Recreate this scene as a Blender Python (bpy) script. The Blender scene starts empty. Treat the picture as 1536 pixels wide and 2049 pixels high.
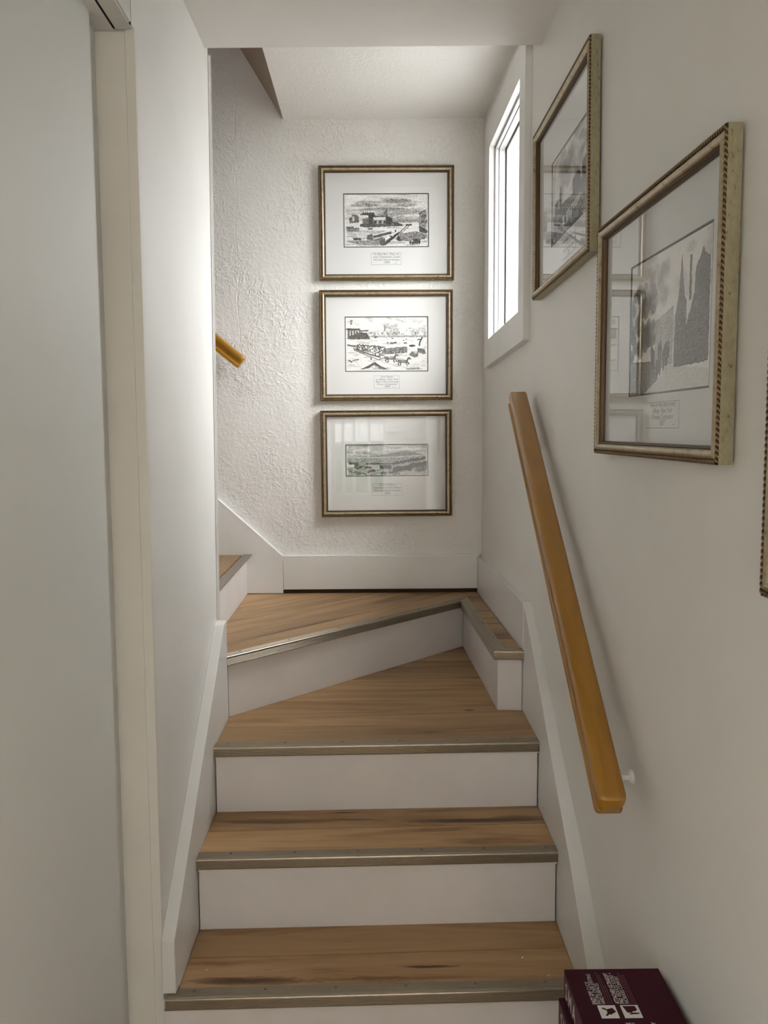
import bpy, bmesh, math, random
import numpy as np
from mathutils import Vector, Matrix

random.seed(7)
rng = np.random.RandomState(11)
scene = bpy.context.scene

# ------------------------------------------------------------------ camera
FOCAL_PX = 1749.7
cd = bpy.data.cameras.new('camera')
cam = bpy.data.objects.new('camera', cd)
scene.collection.objects.link(cam)
cd.sensor_fit = 'HORIZONTAL'
cd.sensor_width = 36.0
cd.lens = 36.0 * FOCAL_PX / 1536.0
cd.clip_start = 0.02
yaw, pitch, roll = 0.0108, 0.0943, -0.0053
fw = Vector((math.sin(yaw) * math.cos(pitch), math.cos(yaw) * math.cos(pitch), -math.sin(pitch)))
r0 = Vector((math.cos(yaw), -math.sin(yaw), 0))
u0 = r0.cross(fw)
rt = math.cos(roll) * r0 + math.sin(roll) * u0
up = -math.sin(roll) * r0 + math.cos(roll) * u0
cam.matrix_world = Matrix(((rt.x, up.x, -fw.x, 0), (rt.y, up.y, -fw.y, 0), (rt.z, up.z, -fw.z, 1.444), (0, 0, 0, 1)))
scene.camera = cam

# ------------------------------------------------------------------ light
scene.view_settings.view_transform = 'Standard'
scene.view_settings.look = 'None'
scene.view_settings.gamma = 1.0
scene.view_settings.use_curve_mapping = False
scene.view_settings.exposure = 0.84

world = bpy.data.worlds.new('overcast_sky')
scene.world = world
world.use_nodes = True
wn = world.node_tree
bg = wn.nodes['Background']
# overcast sky, the zenith three times as bright as the horizon
_tc = wn.nodes.new('ShaderNodeTexCoord')
_sp = wn.nodes.new('ShaderNodeSeparateXYZ')
wn.links.new(_tc.outputs['Generated'], _sp.inputs[0])
_mr = wn.nodes.new('ShaderNodeMapRange')
_mr.inputs[1].default_value, _mr.inputs[2].default_value = 0.0, 1.0
_mr.inputs[3].default_value, _mr.inputs[4].default_value = 8.0, 24.0
wn.links.new(_sp.outputs[2], _mr.inputs[0])
wn.links.new(_mr.outputs[0], bg.inputs['Strength'])
bg.inputs['Color'].default_value = (0.965, 0.99, 1.0, 1)


def window_portal(name, loc, rot, sx, sy):
    l = bpy.data.lights.new(name, 'AREA')
    l.shape = 'RECTANGLE'
    l.size, l.size_y = sx, sy
    l.cycles.is_portal = True
    o = bpy.data.objects.new(name, l)
    o.location = loc
    o.rotation_euler = rot
    scene.collection.objects.link(o)
    return o


window_portal('stair_window_portal', (0.66, 3.09, 2.15), (0, math.radians(90), 0), 0.76, 0.62)
window_portal('rear_window_portal', (-0.17, -2.64, 1.12), (math.radians(90), 0, 0), 0.64, 0.92)
window_portal('fill_window_portal', (-0.66, -1.6, 1.5), (0, math.radians(-90), 0), 1.4, 1.25)  # sampling portal of the added fill window


def ceiling_lamp_light(name, loc, power, size, color):
    l = bpy.data.lights.new(name, 'AREA')
    l.shape = 'DISK'
    l.size = size
    l.energy = power
    l.color = color
    o = bpy.data.objects.new(name, l)
    o.location = loc
    scene.collection.objects.link(o)
    return o


# ------------------------------------------------------------------ materials
def new_mat(name):
    m = bpy.data.materials.new(name)
    m.use_nodes = True
    nt = m.node_tree
    return m, nt, nt.nodes['Principled BSDF']


def srgb(r, g, b):
    f = lambda c: (c / 255.0) ** 2.2
    return (f(r), f(g), f(b), 1.0)


def N(nt, kind, **kw):
    n = nt.nodes.new(kind)
    for k, v in kw.items():
        if k.startswith('i_'):
            key = k[2:]
            n.inputs[int(key) if key.isdigit() else key.replace('_', ' ')].default_value = v
        else:
            setattr(n, k, v)
    return n


def L(nt, a, b):
    nt.links.new(a, b)


def ramp(nt, fac, stops):
    r = nt.nodes.new('ShaderNodeValToRGB')
    el = r.color_ramp.elements
    while len(el) < len(stops):
        el.new(0.5)
    for e, (p, c) in zip(el, stops):
        e.position = p
        e.color = c if len(c) == 4 else (*c, 1)
    L(nt, fac, r.inputs['Fac'])
    return r.outputs['Color']


def math_node(nt, op, a, b=None, clamp=False):
    n = nt.nodes.new('ShaderNodeMath')
    n.operation = op
    n.use_clamp = clamp
    for i, v in enumerate((a, b)):
        if v is None:
            continue
        if isinstance(v, (int, float)):
            n.inputs[i].default_value = v
        else:
            L(nt, v, n.inputs[i])
    return n.outputs[0]


def mixc(nt, fac, a, b, mode='MIX'):
    n = nt.nodes.new('ShaderNodeMix')
    n.data_type = 'RGBA'
    n.blend_type = mode
    for sock, v in ((n.inputs[0], fac), (n.inputs[6], a), (n.inputs[7], b)):
        if isinstance(v, (int, float)):
            sock.default_value = v
        elif isinstance(v, tuple):
            sock.default_value = v
        else:
            L(nt, v, sock)
    return n.outputs[2]


def paint_mat(name, col, rough=0.55, brush=0.15, blot=0.06, scale=14.0, spec=0.4):
    """painted surface: faint mottling and brush relief"""
    m, nt, b = new_mat(name)
    tc = N(nt, 'ShaderNodeTexCoord')
    n1 = N(nt, 'ShaderNodeTexNoise', i_Scale=2.2, i_Detail=4.0, i_Roughness=0.6)
    L(nt, tc.outputs['Object'], n1.inputs['Vector'])
    d = tuple(c * (1 - blot * 1.6) for c in col[:3]) + (1,)
    u = tuple(min(1, c * (1 + blot * 0.5)) for c in col[:3]) + (1,)
    L(nt, ramp(nt, n1.outputs['Fac'], [(0.3, d), (0.7, u)]), b.inputs['Base Color'])
    n2 = N(nt, 'ShaderNodeTexNoise', i_Scale=scale, i_Detail=6.0, i_Roughness=0.62)
    L(nt, tc.outputs['Object'], n2.inputs['Vector'])
    bp = N(nt, 'ShaderNodeBump', i_Strength=brush, i_Distance=0.004)
    L(nt, n2.outputs['Fac'], bp.inputs['Height'])
    L(nt, bp.outputs['Normal'], b.inputs['Normal'])
    b.inputs['Roughness'].default_value = rough
    b.inputs['Specular IOR Level'].default_value = spec
    return m


def stucco_mat(name, col, strength=0.8, crack=False):
    """skip-trowel plaster relief under white paint"""
    m, nt, b = new_mat(name)
    b.inputs['Base Color'].default_value = col
    b.inputs['Roughness'].default_value = 0.5
    tc = N(nt, 'ShaderNodeTexCoord')
    warp = N(nt, 'ShaderNodeTexNoise', i_Scale=7.0, i_Detail=3.0)
    L(nt, tc.outputs['Object'], warp.inputs['Vector'])
    wv = N(nt, 'ShaderNodeVectorMath', operation='MULTIPLY_ADD')
    L(nt, warp.outputs['Color'], wv.inputs[0])
    wv.inputs[1].default_value = (0.10, 0.10, 0.10)
    L(nt, tc.outputs['Object'], wv.inputs[2])
    a = N(nt, 'ShaderNodeTexNoise', i_Scale=42.0, i_Detail=3.0, i_Roughness=0.55, i_Distortion=0.15)
    L(nt, wv.outputs[0], a.inputs['Vector'])
    ridge = math_node(nt, 'ABSOLUTE', math_node(nt, 'SUBTRACT', a.outputs['Fac'], 0.5))
    ridge = math_node(nt, 'SUBTRACT', 1.0, math_node(nt, 'MULTIPLY', ridge, 9.0, True))
    ridge = math_node(nt, 'POWER', math_node(nt, 'MAXIMUM', ridge, 0.0), 1.6)
    msk = N(nt, 'ShaderNodeTexNoise', i_Scale=5.0, i_Detail=2.0)
    L(nt, tc.outputs['Object'], msk.inputs['Vector'])
    mk = N(nt, 'ShaderNodeMapRange', i_1=0.36, i_2=0.62, i_3=0.15, i_4=1.0)
    L(nt, msk.outputs['Fac'], mk.inputs[0])
    ridge = math_node(nt, 'MULTIPLY', ridge, mk.outputs[0])
    fine = N(nt, 'ShaderNodeTexNoise', i_Scale=70.0, i_Detail=6.0, i_Roughness=0.6)
    L(nt, tc.outputs['Object'], fine.inputs['Vector'])
    fl = N(nt, 'ShaderNodeTexNoise', i_Scale=58.0, i_Detail=2.0, i_Roughness=0.5, i_Distortion=0.4)
    L(nt, wv.outputs[0], fl.inputs['Vector'])
    fk = N(nt, 'ShaderNodeMapRange', i_1=0.50, i_2=0.62, i_3=0.0, i_4=1.0, interpolation_type='SMOOTHSTEP')
    L(nt, fl.outputs['Fac'], fk.inputs[0])
    flecks = math_node(nt, 'MULTIPLY', fk.outputs[0], mk.outputs[0])
    h = math_node(nt, 'ADD', math_node(nt, 'MULTIPLY', ridge, 0.35), math_node(nt, 'MULTIPLY', fine.outputs['Fac'], 1.0))
    h = math_node(nt, 'ADD', h, math_node(nt, 'MULTIPLY', flecks, 0.55))
    low = N(nt, 'ShaderNodeTexNoise', i_Scale=9.0, i_Detail=3.0)
    L(nt, tc.outputs['Object'], low.inputs['Vector'])
    h = math_node(nt, 'ADD', h, math_node(nt, 'MULTIPLY', low.outputs['Fac'], 1.6))
    if crack:
        sep = N(nt, 'ShaderNodeSeparateXYZ')
        L(nt, tc.outputs['Object'], sep.inputs[0])
        wob = N(nt, 'ShaderNodeTexNoise', i_Scale=9.0, i_Detail=4.0)
        L(nt, tc.outputs['Object'], wob.inputs['Vector'])
        dx = math_node(nt, 'ADD', sep.outputs[0], math_node(nt, 'MULTIPLY', wob.outputs['Fac'], 0.05))
        dx = math_node(nt, 'ABSOLUTE', math_node(nt, 'ADD', dx, 0.527))
        cr = math_node(nt, 'SUBTRACT', 1.0, math_node(nt, 'MULTIPLY', dx, 420.0), True)
        zr = N(nt, 'ShaderNodeMapRange', i_1=1.75, i_2=1.95, i_3=0.0, i_4=1.0)
        L(nt, sep.outputs[2], zr.inputs[0])
        h = math_node(nt, 'SUBTRACT', h, math_node(nt, 'MULTIPLY', math_node(nt, 'MULTIPLY', cr, zr.outputs[0]), 0.55))
    bp = N(nt, 'ShaderNodeBump', i_Strength=strength, i_Distance=0.0042)
    L(nt, h, bp.inputs['Height'])
    L(nt, bp.outputs['Normal'], b.inputs['Normal'])
    return m


def streak(nt, sx, sy, cx, cy, hl, hw, strength):
    """an elongated dark figure of the wood print: 0..strength"""
    ax = math_node(nt, 'DIVIDE', math_node(nt, 'SUBTRACT', sx, cx), hl)
    ay = math_node(nt, 'DIVIDE', math_node(nt, 'SUBTRACT', sy, cy), hw)
    d = math_node(nt, 'ADD', math_node(nt, 'MULTIPLY', ax, ax), math_node(nt, 'MULTIPLY', ay, ay))
    v = math_node(nt, 'SUBTRACT', 1.0, d, True)
    return math_node(nt, 'MULTIPLY', math_node(nt, 'POWER', v, 0.6), strength)


def wood_mat(name, angle=0.0, streaks=(), tint=1.0, contrast=1.0, hue=0.0):
    """hickory print vinyl plank; grain runs along the direction `angle` in the XY plane"""
    m, nt, b = new_mat(name)
    tc = N(nt, 'ShaderNodeTexCoord')
    oi = N(nt, 'ShaderNodeObjectInfo')
    mp = N(nt, 'ShaderNodeMapping', vector_type='TEXTURE')
    mp.inputs['Rotation'].default_value = (0, 0, angle)
    L(nt, tc.outputs['Object'], mp.inputs['Vector'])
    off = N(nt, 'ShaderNodeVectorMath', operation='MULTIPLY_ADD')
    cmb = N(nt, 'ShaderNodeCombineXYZ')
    for k in range(3):
        L(nt, oi.outputs['Random'], cmb.inputs[k])
    L(nt, cmb.outputs[0], off.inputs[0])
    off.inputs[1].default_value = (17.0, 31.0, 9.0)
    L(nt, mp.outputs[0], off.inputs[2])
    st = N(nt, 'ShaderNodeVectorMath', operation='MULTIPLY')
    L(nt, off.outputs[0], st.inputs[0])
    st.inputs[1].default_value = (1.6, 15.0, 15.0)
    g1 = N(nt, 'ShaderNodeTexNoise', i_Scale=1.0, i_Detail=7.0, i_Roughness=0.6, i_Distortion=1.2)
    L(nt, st.outputs[0], g1.inputs['Vector'])
    st2 = N(nt, 'ShaderNodeVectorMath', operation='MULTIPLY')
    L(nt, off.outputs[0], st2.inputs[0])
    st2.inputs[1].default_value = (9.0, 190.0, 190.0)
    g2 = N(nt, 'ShaderNodeTexNoise', i_Scale=1.0, i_Detail=4.0, i_Roughness=0.7)
    L(nt, st2.outputs[0], g2.inputs['Vector'])
    t = tint
    A = (0.50 * t, 0.315 * t, 0.155 * t, 1)
    B = (0.42 * t, 0.252 * t, 0.115 * t, 1)
    Cc = (0.27 * t, 0.145 * t, 0.062 * t, 1)
    c = ramp(nt, g1.outputs['Fac'], [(0.30, Cc), (0.43, B), (0.55, A), (0.80, (0.55 * t, 0.355 * t, 0.185 * t, 1))])
    c = mixc(nt, math_node(nt, 'MULTIPLY', g2.outputs['Fac'], 0.26 * contrast), c, Cc)
    rnd = N(nt, 'ShaderNodeMapRange', i_1=0.0, i_2=1.0, i_3=0.72, i_4=1.14)
    L(nt, oi.outputs['Random'], rnd.inputs[0])
    cc = N(nt, 'ShaderNodeCombineColor')
    for k in range(3):
        L(nt, rnd.outputs[0], cc.inputs[k])
    c = mixc(nt, 1.0, c, cc.outputs[0], 'MULTIPLY')
    # small pin knots
    vor = N(nt, 'ShaderNodeTexVoronoi', i_Scale=1.0)
    st3 = N(nt, 'ShaderNodeVectorMath', operation='MULTIPLY')
    L(nt, off.outputs[0], st3.inputs[0])
    st3.inputs[1].default_value = (5.0, 26.0, 1.0)
    L(nt, st3.outputs[0], vor.inputs['Vector'])
    kn = math_node(nt, 'SUBTRACT', 1.0, math_node(nt, 'MULTIPLY', vor.outputs['Distance'], 14.0), True)
    c = mixc(nt, math_node(nt, 'MULTIPLY', kn, 0.55), c, (0.07, 0.03, 0.015, 1))
    if streaks:
        sep = N(nt, 'ShaderNodeSeparateXYZ')
        wob = N(nt, 'ShaderNodeTexNoise', i_Scale=1.0, i_Detail=6.0, i_Roughness=0.65)
        wm = N(nt, 'ShaderNodeVectorMath', operation='MULTIPLY')
        L(nt, mp.outputs[0], wm.inputs[0])
        wm.inputs[1].default_value = (14, 45, 1)
        L(nt, wm.outputs[0], wob.inputs['Vector'])
        L(nt, tc.outputs['Object'], sep.inputs[0])
        w = math_node(nt, 'SUBTRACT', wob.outputs['Fac'], 0.5)
        ca, sa = math.cos(angle), math.sin(angle)
        X0, Y0 = sep.outputs[0], sep.outputs[1]
        u = math_node(nt, 'ADD', math_node(nt, 'MULTIPLY', X0, ca), math_node(nt, 'MULTIPLY', Y0, sa))
        v = math_node(nt, 'SUBTRACT', math_node(nt, 'MULTIPLY', Y0, ca), math_node(nt, 'MULTIPLY', X0, sa))
        for (px, py, hl, hw, s, wv) in streaks:
            py -= 1.85                        # the planks' own origin is the foot of the stairs
            cu, cv = px * ca + py * sa, py * ca - px * sa
            uu = math_node(nt, 'ADD', u, math_node(nt, 'MULTIPLY', w, 0.10))
            vv = math_node(nt, 'ADD', v, math_node(nt, 'MULTIPLY', w, wv))
            f = streak(nt, uu, vv, cu, cv, hl, hw, s)
            f = math_node(nt, 'MULTIPLY', f, math_node(nt, 'ADD', 0.75, math_node(nt, 'MULTIPLY', g2.outputs['Fac'], 0.45)), True)
            c = mixc(nt, f, c, (0.075, 0.030, 0.018, 1))
    L(nt, c, b.inputs['Base Color'])
    b.inputs['Roughness'].default_value = 0.42
    b.inputs['Specular IOR Level'].default_value = 0.35
    bp = N(nt, 'ShaderNodeBump', i_Strength=0.12, i_Distance=0.001)
    L(nt, g2.outputs['Fac'], bp.inputs['Height'])
    L(nt, bp.outputs['Normal'], b.inputs['Normal'])
    return m


def simple_mat(name, col, rough=0.5, metal=0.0, noise=0.0, nscale=40.0, spec=0.5):
    m, nt, b = new_mat(name)
    b.inputs['Roughness'].default_value = rough
    b.inputs['Metallic'].default_value = metal
    b.inputs['Specular IOR Level'].default_value = spec
    if noise:
        tc = N(nt, 'ShaderNodeTexCoord')
        n = N(nt, 'ShaderNodeTexNoise', i_Scale=nscale, i_Detail=4.0)
        L(nt, tc.outputs['Object'], n.inputs['Vector'])
        d = tuple(c * (1 - noise) for c in col[:3]) + (1,)
        u = tuple(min(1, c * (1 + noise * 0.5)) for c in col[:3]) + (1,)
        L(nt, ramp(nt, n.outputs['Fac'], [(0.35, d), (0.65, u)]), b.inputs['Base Color'])
    else:
        b.inputs['Base Color'].default_value = col
    return m


def handrail_mat():
    m, nt, b = new_mat('varnished_pine')
    tc = N(nt, 'ShaderNodeTexCoord')
    st = N(nt, 'ShaderNodeVectorMath', operation='MULTIPLY')
    L(nt, tc.outputs['Object'], st.inputs[0])
    st.inputs[1].default_value = (26.0, 2.4, 26.0)
    g = N(nt, 'ShaderNodeTexNoise', i_Scale=1.0, i_Detail=5.0, i_Roughness=0.55, i_Distortion=0.8)
    L(nt, st.outputs[0], g.inputs['Vector'])
    c = ramp(nt, g.outputs['Fac'], [(0.25, (0.25, 0.108, 0.009, 1)), (0.5, (0.34, 0.160, 0.015, 1)), (0.8, (0.41, 0.205, 0.025, 1))])
    v = N(nt, 'ShaderNodeTexVoronoi', i_Scale=1.0)
    st2 = N(nt, 'ShaderNodeVectorMath', operation='MULTIPLY')
    L(nt, tc.outputs['Object'], st2.inputs[0])
    st2.inputs[1].default_value = (16.0, 6.5, 3.0)
    L(nt, st2.outputs[0], v.inputs['Vector'])
    k = math_node(nt, 'SUBTRACT', 1.0, math_node(nt, 'MULTIPLY', v.outputs['Distance'], 11.0), True)
    c = mixc(nt, math_node(nt, 'MULTIPLY', k, 0.8), c, (0.09, 0.025, 0.006, 1))
    L(nt, c, b.inputs['Base Color'])
    b.inputs['Roughness'].default_value = 0.32
    b.inputs['Coat Weight'].default_value = 0.35
    b.inputs['Coat Roughness'].default_value = 0.2
    return m


def glass_mat(name='picture_glass', ior=1.65):
    m = bpy.data.materials.new(name)
    m.use_nodes = True
    nt = m.node_tree
    nt.nodes.clear()
    out = N(nt, 'ShaderNodeOutputMaterial')
    mix = N(nt, 'ShaderNodeMixShader')
    fr = N(nt, 'ShaderNodeFresnel')
    ge = N(nt, 'ShaderNodeNewGeometry')
    mr = N(nt, 'ShaderNodeMapRange', i_1=0.0, i_2=1.0, i_3=ior, i_4=1.0 / ior)   # same reflectance seen from either side
    L(nt, ge.outputs['Backfacing'], mr.inputs[0])
    L(nt, mr.outputs[0], fr.inputs['IOR'])
    tr = N(nt, 'ShaderNodeBsdfTransparent')
    gl = N(nt, 'ShaderNodeBsdfGlossy', i_Roughness=0.0)
    L(nt, fr.outputs[0], mix.inputs[0])
    L(nt, tr.outputs[0], mix.inputs[1])
    L(nt, gl.outputs[0], mix.inputs[2])
    L(nt, mix.outputs[0], out.inputs[0])
    return m


def attr_mat(name, rough=0.6, metal=0.0):
    m, nt, b = new_mat(name)
    a = N(nt, 'ShaderNodeAttribute', attribute_name='ink')
    L(nt, a.outputs['Color'], b.inputs['Base Color'])
    b.inputs['Roughness'].default_value = rough
    b.inputs['Metallic'].default_value = metal
    return m


def gold_mat():
    m, nt, b = new_mat('champagne_gold_leaf')
    tc = N(nt, 'ShaderNodeTexCoord')
    n = N(nt, 'ShaderNodeTexNoise', i_Scale=60.0, i_Detail=5.0, i_Roughness=0.7)
    L(nt, tc.outputs['Object'], n.inputs['Vector'])
    c = ramp(nt, n.outputs['Fac'], [(0.30, (0.20, 0.145, 0.075, 1)), (0.42, (0.41, 0.34, 0.225, 1)), (0.75, (0.54, 0.475, 0.355, 1))])
    L(nt, c, b.inputs['Base Color'])
    b.inputs['Metallic'].default_value = 0.75
    b.inputs['Roughness'].default_value = 0.33
    return m


def side_gold_mat():
    m, nt, b = new_mat('speckled_olive_gold')
    tc = N(nt, 'ShaderNodeTexCoord')
    st = N(nt, 'ShaderNodeVectorMath', operation='MULTIPLY')
    L(nt, tc.outputs['Object'], st.inputs[0])
    st.inputs[1].default_value = (1.0, 0.45, 1.0)
    n = N(nt, 'ShaderNodeTexNoise', i_Scale=190.0, i_Detail=3.0, i_Roughness=0.6)
    L(nt, st.outputs[0], n.inputs['Vector'])
    c = ramp(nt, n.outputs['Fac'], [(0.29, (0.12, 0.09, 0.04, 1)), (0.37, (0.31, 0.28, 0.175, 1)), (0.8, (0.40, 0.365, 0.25, 1))])
    L(nt, c, b.inputs['Base Color'])
    b.inputs['Metallic'].default_value = 0.3
    b.inputs['Roughness'].default_value = 0.5
    return m


WHITE = (0.80, 0.785, 0.748, 1)
M = {}
M['wall'] = paint_mat('white_wall_paint', WHITE, 0.50, 0.22, 0.03, 9.0, 0.35)
M['door'] = paint_mat('satin_white_door_paint', (0.71, 0.71, 0.675, 1), 0.55, 0.08, 0.02, 30.0, 0.3)
M['jamb'] = paint_mat('cream_jamb_paint', (0.79, 0.77, 0.71, 1), 0.50, 0.15, 0.05, 20.0, 0.3)
M['trim'] = paint_mat('semigloss_white_trim', (0.80, 0.79, 0.765, 1), 0.34, 0.25, 0.05, 22.0, 0.5)
M['riser'] = paint_mat('white_riser_paint', (0.80, 0.76, 0.74, 1), 0.45, 0.18, 0.07, 26.0, 0.35)
M['ceiling'] = paint_mat('white_ceiling_paint', (0.77, 0.75, 0.725, 1), 0.65, 0.30, 0.03, 18.0, 0.2)
M['stucco'] = stucco_mat('skip_trowel_plaster', (0.80, 0.785, 0.755, 1), 0.62, True)
M['stucco2'] = stucco_mat('skip_trowel_plaster_ceiling', (0.86, 0.845, 0.815, 1), 0.4)
M['tan'] = paint_mat('tan_bounce_damping', (0.16, 0.092, 0.050, 1), 0.6)  # invented dark tan on unseen upper walls, cuts bounce to deepen the shade
M['dark'] = simple_mat('dark_gap', (0.035, 0.022, 0.014, 1), 0.8)
M['greyjoint'] = simple_mat('grey_paint_joint', (0.13, 0.12, 0.13, 1), 0.8)
M['black'] = simple_mat('black_slot', (0.006, 0.006, 0.006, 1), 0.8)
M['nosing'] = simple_mat('ribbed_taupe_aluminium', (0.34, 0.29, 0.225, 1), 0.33, 0.80, 0.03, 60)
M['screw'] = simple_mat('screw_steel', (0.22, 0.19, 0.15, 1), 0.4, 0.9)
M['rail'] = handrail_mat()
M['bracket'] = simple_mat('white_bracket', (0.78, 0.775, 0.75, 1), 0.35, 0.0)
M['gold'] = gold_mat()
M['goldside'] = side_gold_mat()
M['darkwood'] = simple_mat('dark_brown_frame_bead', (0.09, 0.050, 0.022, 1), 0.4, 0.35)
M['rope'] = attr_mat('rope_bead_gilding', 0.38, 0.45)
M['mat'] = simple_mat('white_mat_board', (0.69, 0.69, 0.675, 1), 0.8, spec=0.1)
M['inkline'] = simple_mat('black_core_bevel', (0.015, 0.015, 0.016, 1), 0.7)
M['greyline'] = simple_mat('grey_pencil_line', (0.09, 0.09, 0.10, 1), 0.8)
M['card'] = simple_mat('caption_card_paper', (0.69, 0.695, 0.685, 1), 0.8, spec=0.1)
M['print'] = attr_mat('engraving_paper', 0.8)
M['glass'] = glass_mat()
M['windowtrim'] = paint_mat('greyed_window_paint', (0.56, 0.56, 0.56, 1), 0.45, 0.25, 0.10, 22.0, 0.4)  # base greyed so the daylit reveal does not burn out
M['windowglass'] = glass_mat('window_glass', 1.5)
M['carton'] = simple_mat('dark_maroon_carton', (0.042, 0.003, 0.011, 1), 0.6, 0, 0.10, 15, 0.18)
M['cartonside'] = simple_mat('maroon_carton_side', (0.075, 0.008, 0.030, 1), 0.5, 0, 0.10, 15, 0.35)
M['whiteink'] = simple_mat('white_carton_ink', (0.72, 0.71, 0.68, 1), 0.6)
M['pinkink'] = simple_mat('muted_pink_carton_ink', (0.17, 0.06, 0.085, 1), 0.6)
M['floor'] = wood_mat('floor_vinyl', 0.0, (), 0.9)
M['asphalt'] = simple_mat('grey_concrete', (0.15, 0.147, 0.14, 1), 0.9, 0, 0.2, 8)
M['yellow'] = simple_mat('yellow_road_paint', (0.75, 0.42, 0.05, 1), 0.7)
M['hedge'] = simple_mat('green_hedge', (0.035, 0.055, 0.02, 1), 0.9, 0, 0.6, 6)
M['plugs'] = simple_mat('white_plaster_crumb', (0.85, 0.84, 0.80, 1), 0.8)


# ------------------------------------------------------------------ mesh helpers
class MB:
    def __init__(self):
        self.v, self.f = [], []

    def add(self, vs, fs):
        o = len(self.v)
        self.v += [tuple(p) for p in vs]
        self.f += [tuple(i + o for i in f) for f in fs]
        return self

    def hexa(self, p):
        """p: 8 points, 4 bottom then 4 top, counter-clockwise from above"""
        return self.add(p, [(3, 2, 1, 0), (4, 5, 6, 7), (0, 1, 5, 4), (1, 2, 6, 5), (2, 3, 7, 6), (3, 0, 4, 7)])

    def box(self, x0, x1, y0, y1, z0, z1):
        return self.hexa([(x0, y0, z0), (x1, y0, z0), (x1, y1, z0), (x0, y1, z0), (x0, y0, z1), (x1, y0, z1), (x1, y1, z1), (x0, y1, z1)])

    def prism(self, base, off):
        """polygon `base` (3-D points) extruded by vector off"""
        n = len(base)
        b = [Vector(p) for p in base]
        t = [p + Vector(off) for p in b]
        fs = [tuple(range(n - 1, -1, -1)), tuple(range(n, 2 * n))]
        for i in range(n):
            j = (i + 1) % n
            fs.append((i, j, j + n, i + n))
        return self.add(b + t, fs)

    def sweep(self, rings, closed=True, caps=True):
        n = len(rings[0])
        vs = [p for r in rings for p in r]
        fs = []
        for k in range(len(rings) - 1):
            for i in range(n if closed else n - 1):
                j = (i + 1) % n
                fs.append((k * n + i, k * n + j, (k + 1) * n + j, (k + 1) * n + i))
        if caps:
            fs.append(tuple(range(n - 1, -1, -1)))
            fs.append(tuple((len(rings) - 1) * n + i for i in range(n)))
        return self.add(vs, fs)

    def build(self, name, mat, parent=None, bevel=0.0, smooth=False, segs=2, origin=None):
        o = Vector(origin) if origin is not None else Vector((0, 0, 0))
        me = bpy.data.meshes.new(name)
        me.from_pydata([(p[0] - o.x, p[1] - o.y, p[2] - o.z) for p in self.v], [], self.f)
        bm = bmesh.new()
        bm.from_mesh(me)
        bmesh.ops.recalc_face_normals(bm, faces=bm.faces)
        if bevel:
            bmesh.ops.bevel(bm, geom=list(bm.edges), offset=bevel, segments=segs, profile=0.5, affect='EDGES', clamp_overlap=True)
        bm.to_mesh(me)
        bm.free()
        if smooth:
            for p in me.polygons:
                p.use_smooth = True
            me.set_sharp_from_angle(angle=math.radians(38))
        me.materials.append(mat)
        ob = bpy.data.objects.new(name, me)
        scene.collection.objects.link(ob)
        if parent is not None:
            ob.parent = parent
        return ob


def tag(o, label=None, cat=None, group=None, kind=None):
    if label: o['label'] = label
    if cat: o['category'] = cat
    if group: o['group'] = group
    if kind: o['kind'] = kind
    return o


def struct(o, label=None):
    o['kind'] = 'structure'
    if label: o['label'] = label
    return o


def thing(name, loc, label, cat, group=None, mat3=None):
    e = bpy.data.objects.new(name, None)
    e.empty_display_size = 0.05
    scene.collection.objects.link(e)
    if mat3 is not None:
        e.matrix_world = Matrix.Translation(loc) @ mat3.to_4x4()
    else:
        e.location = loc
    return tag(e, label, cat, group)


# ------------------------------------------------------------------ room shell
XL = -0.479                      # face of the left wall
CEIL = 2.535                     # underside of the ceiling over the lower flight
BACK = 3.645                     # face of the back wall


def WX(y):                       # face of the (slightly splayed) right wall
    return 0.481 + 0.018 * (2.642 - y) if y < 2.642 else 0.481 - 0.0319 * (y - 2.642)


def RW(y, o, z):
    return (WX(y) - o, y, z)


def rw_box(mb, y0, y1, z0, z1, o0, o1, zf=lambda y, z: z):
    """box in right-wall coordinates; o0<o1 offsets from wall face into the room"""
    P = lambda y, o, z: RW(y, o, zf(y, z))
    mb.hexa([P(y0, o1, z0), P(y0, o0, z0), P(y1, o0, z0), P(y1, o1, z0), P(y0, o1, z1), P(y0, o0, z1), P(y1, o0, z1), P(y1, o1, z1)])


REAR = -2.5
struct(MB().box(-2.25, 0.8, REAR - 0.2, BACK + 0.15, -0.06, -0.0005).build('floor', M['floor']))

# right wall around the window opening
WY0, WY1, WZ0, WZ1 = 2.800, 3.376, 1.797, 2.505
zt = lambda y, z: z - 0.045 * (y - 3.1)       # the old window is slightly out of level
b = MB()
T = 0.095
rw_box(b, REAR - 0.2, 2.642, -0.06, 4.6, -T, 0)
rw_box(b, 2.642, WY0, -0.06, 4.6, -T, 0)
rw_box(b, WY1, BACK + 0.15, -0.06, 4.6, -T, 0)
P = lambda y, o, z, s: RW(y, o, zt(y, z) if s else z)
b.hexa([P(WY0, 0, -0.06, 0), P(WY0, -T, -0.06, 0), P(WY1, -T, -0.06, 0), P(WY1, 0, -0.06, 0), P(WY0, 0, WZ0, 1), P(WY0, -T, WZ0, 1), P(WY1, -T, WZ0, 1), P(WY1, 0, WZ0, 1)])
b.hexa([P(WY0, 0, WZ1, 1), P(WY0, -T, WZ1, 1), P(WY1, -T, WZ1, 1), P(WY1, 0, WZ1, 1), P(WY0, 0, 4.6, 0), P(WY0, -T, 4.6, 0), P(WY1, -T, 4.6, 0), P(WY1, 0, 4.6, 0)])
struct(b.build('wall_right', M['wall']), 'smooth white painted wall with the window and handrail')

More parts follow.
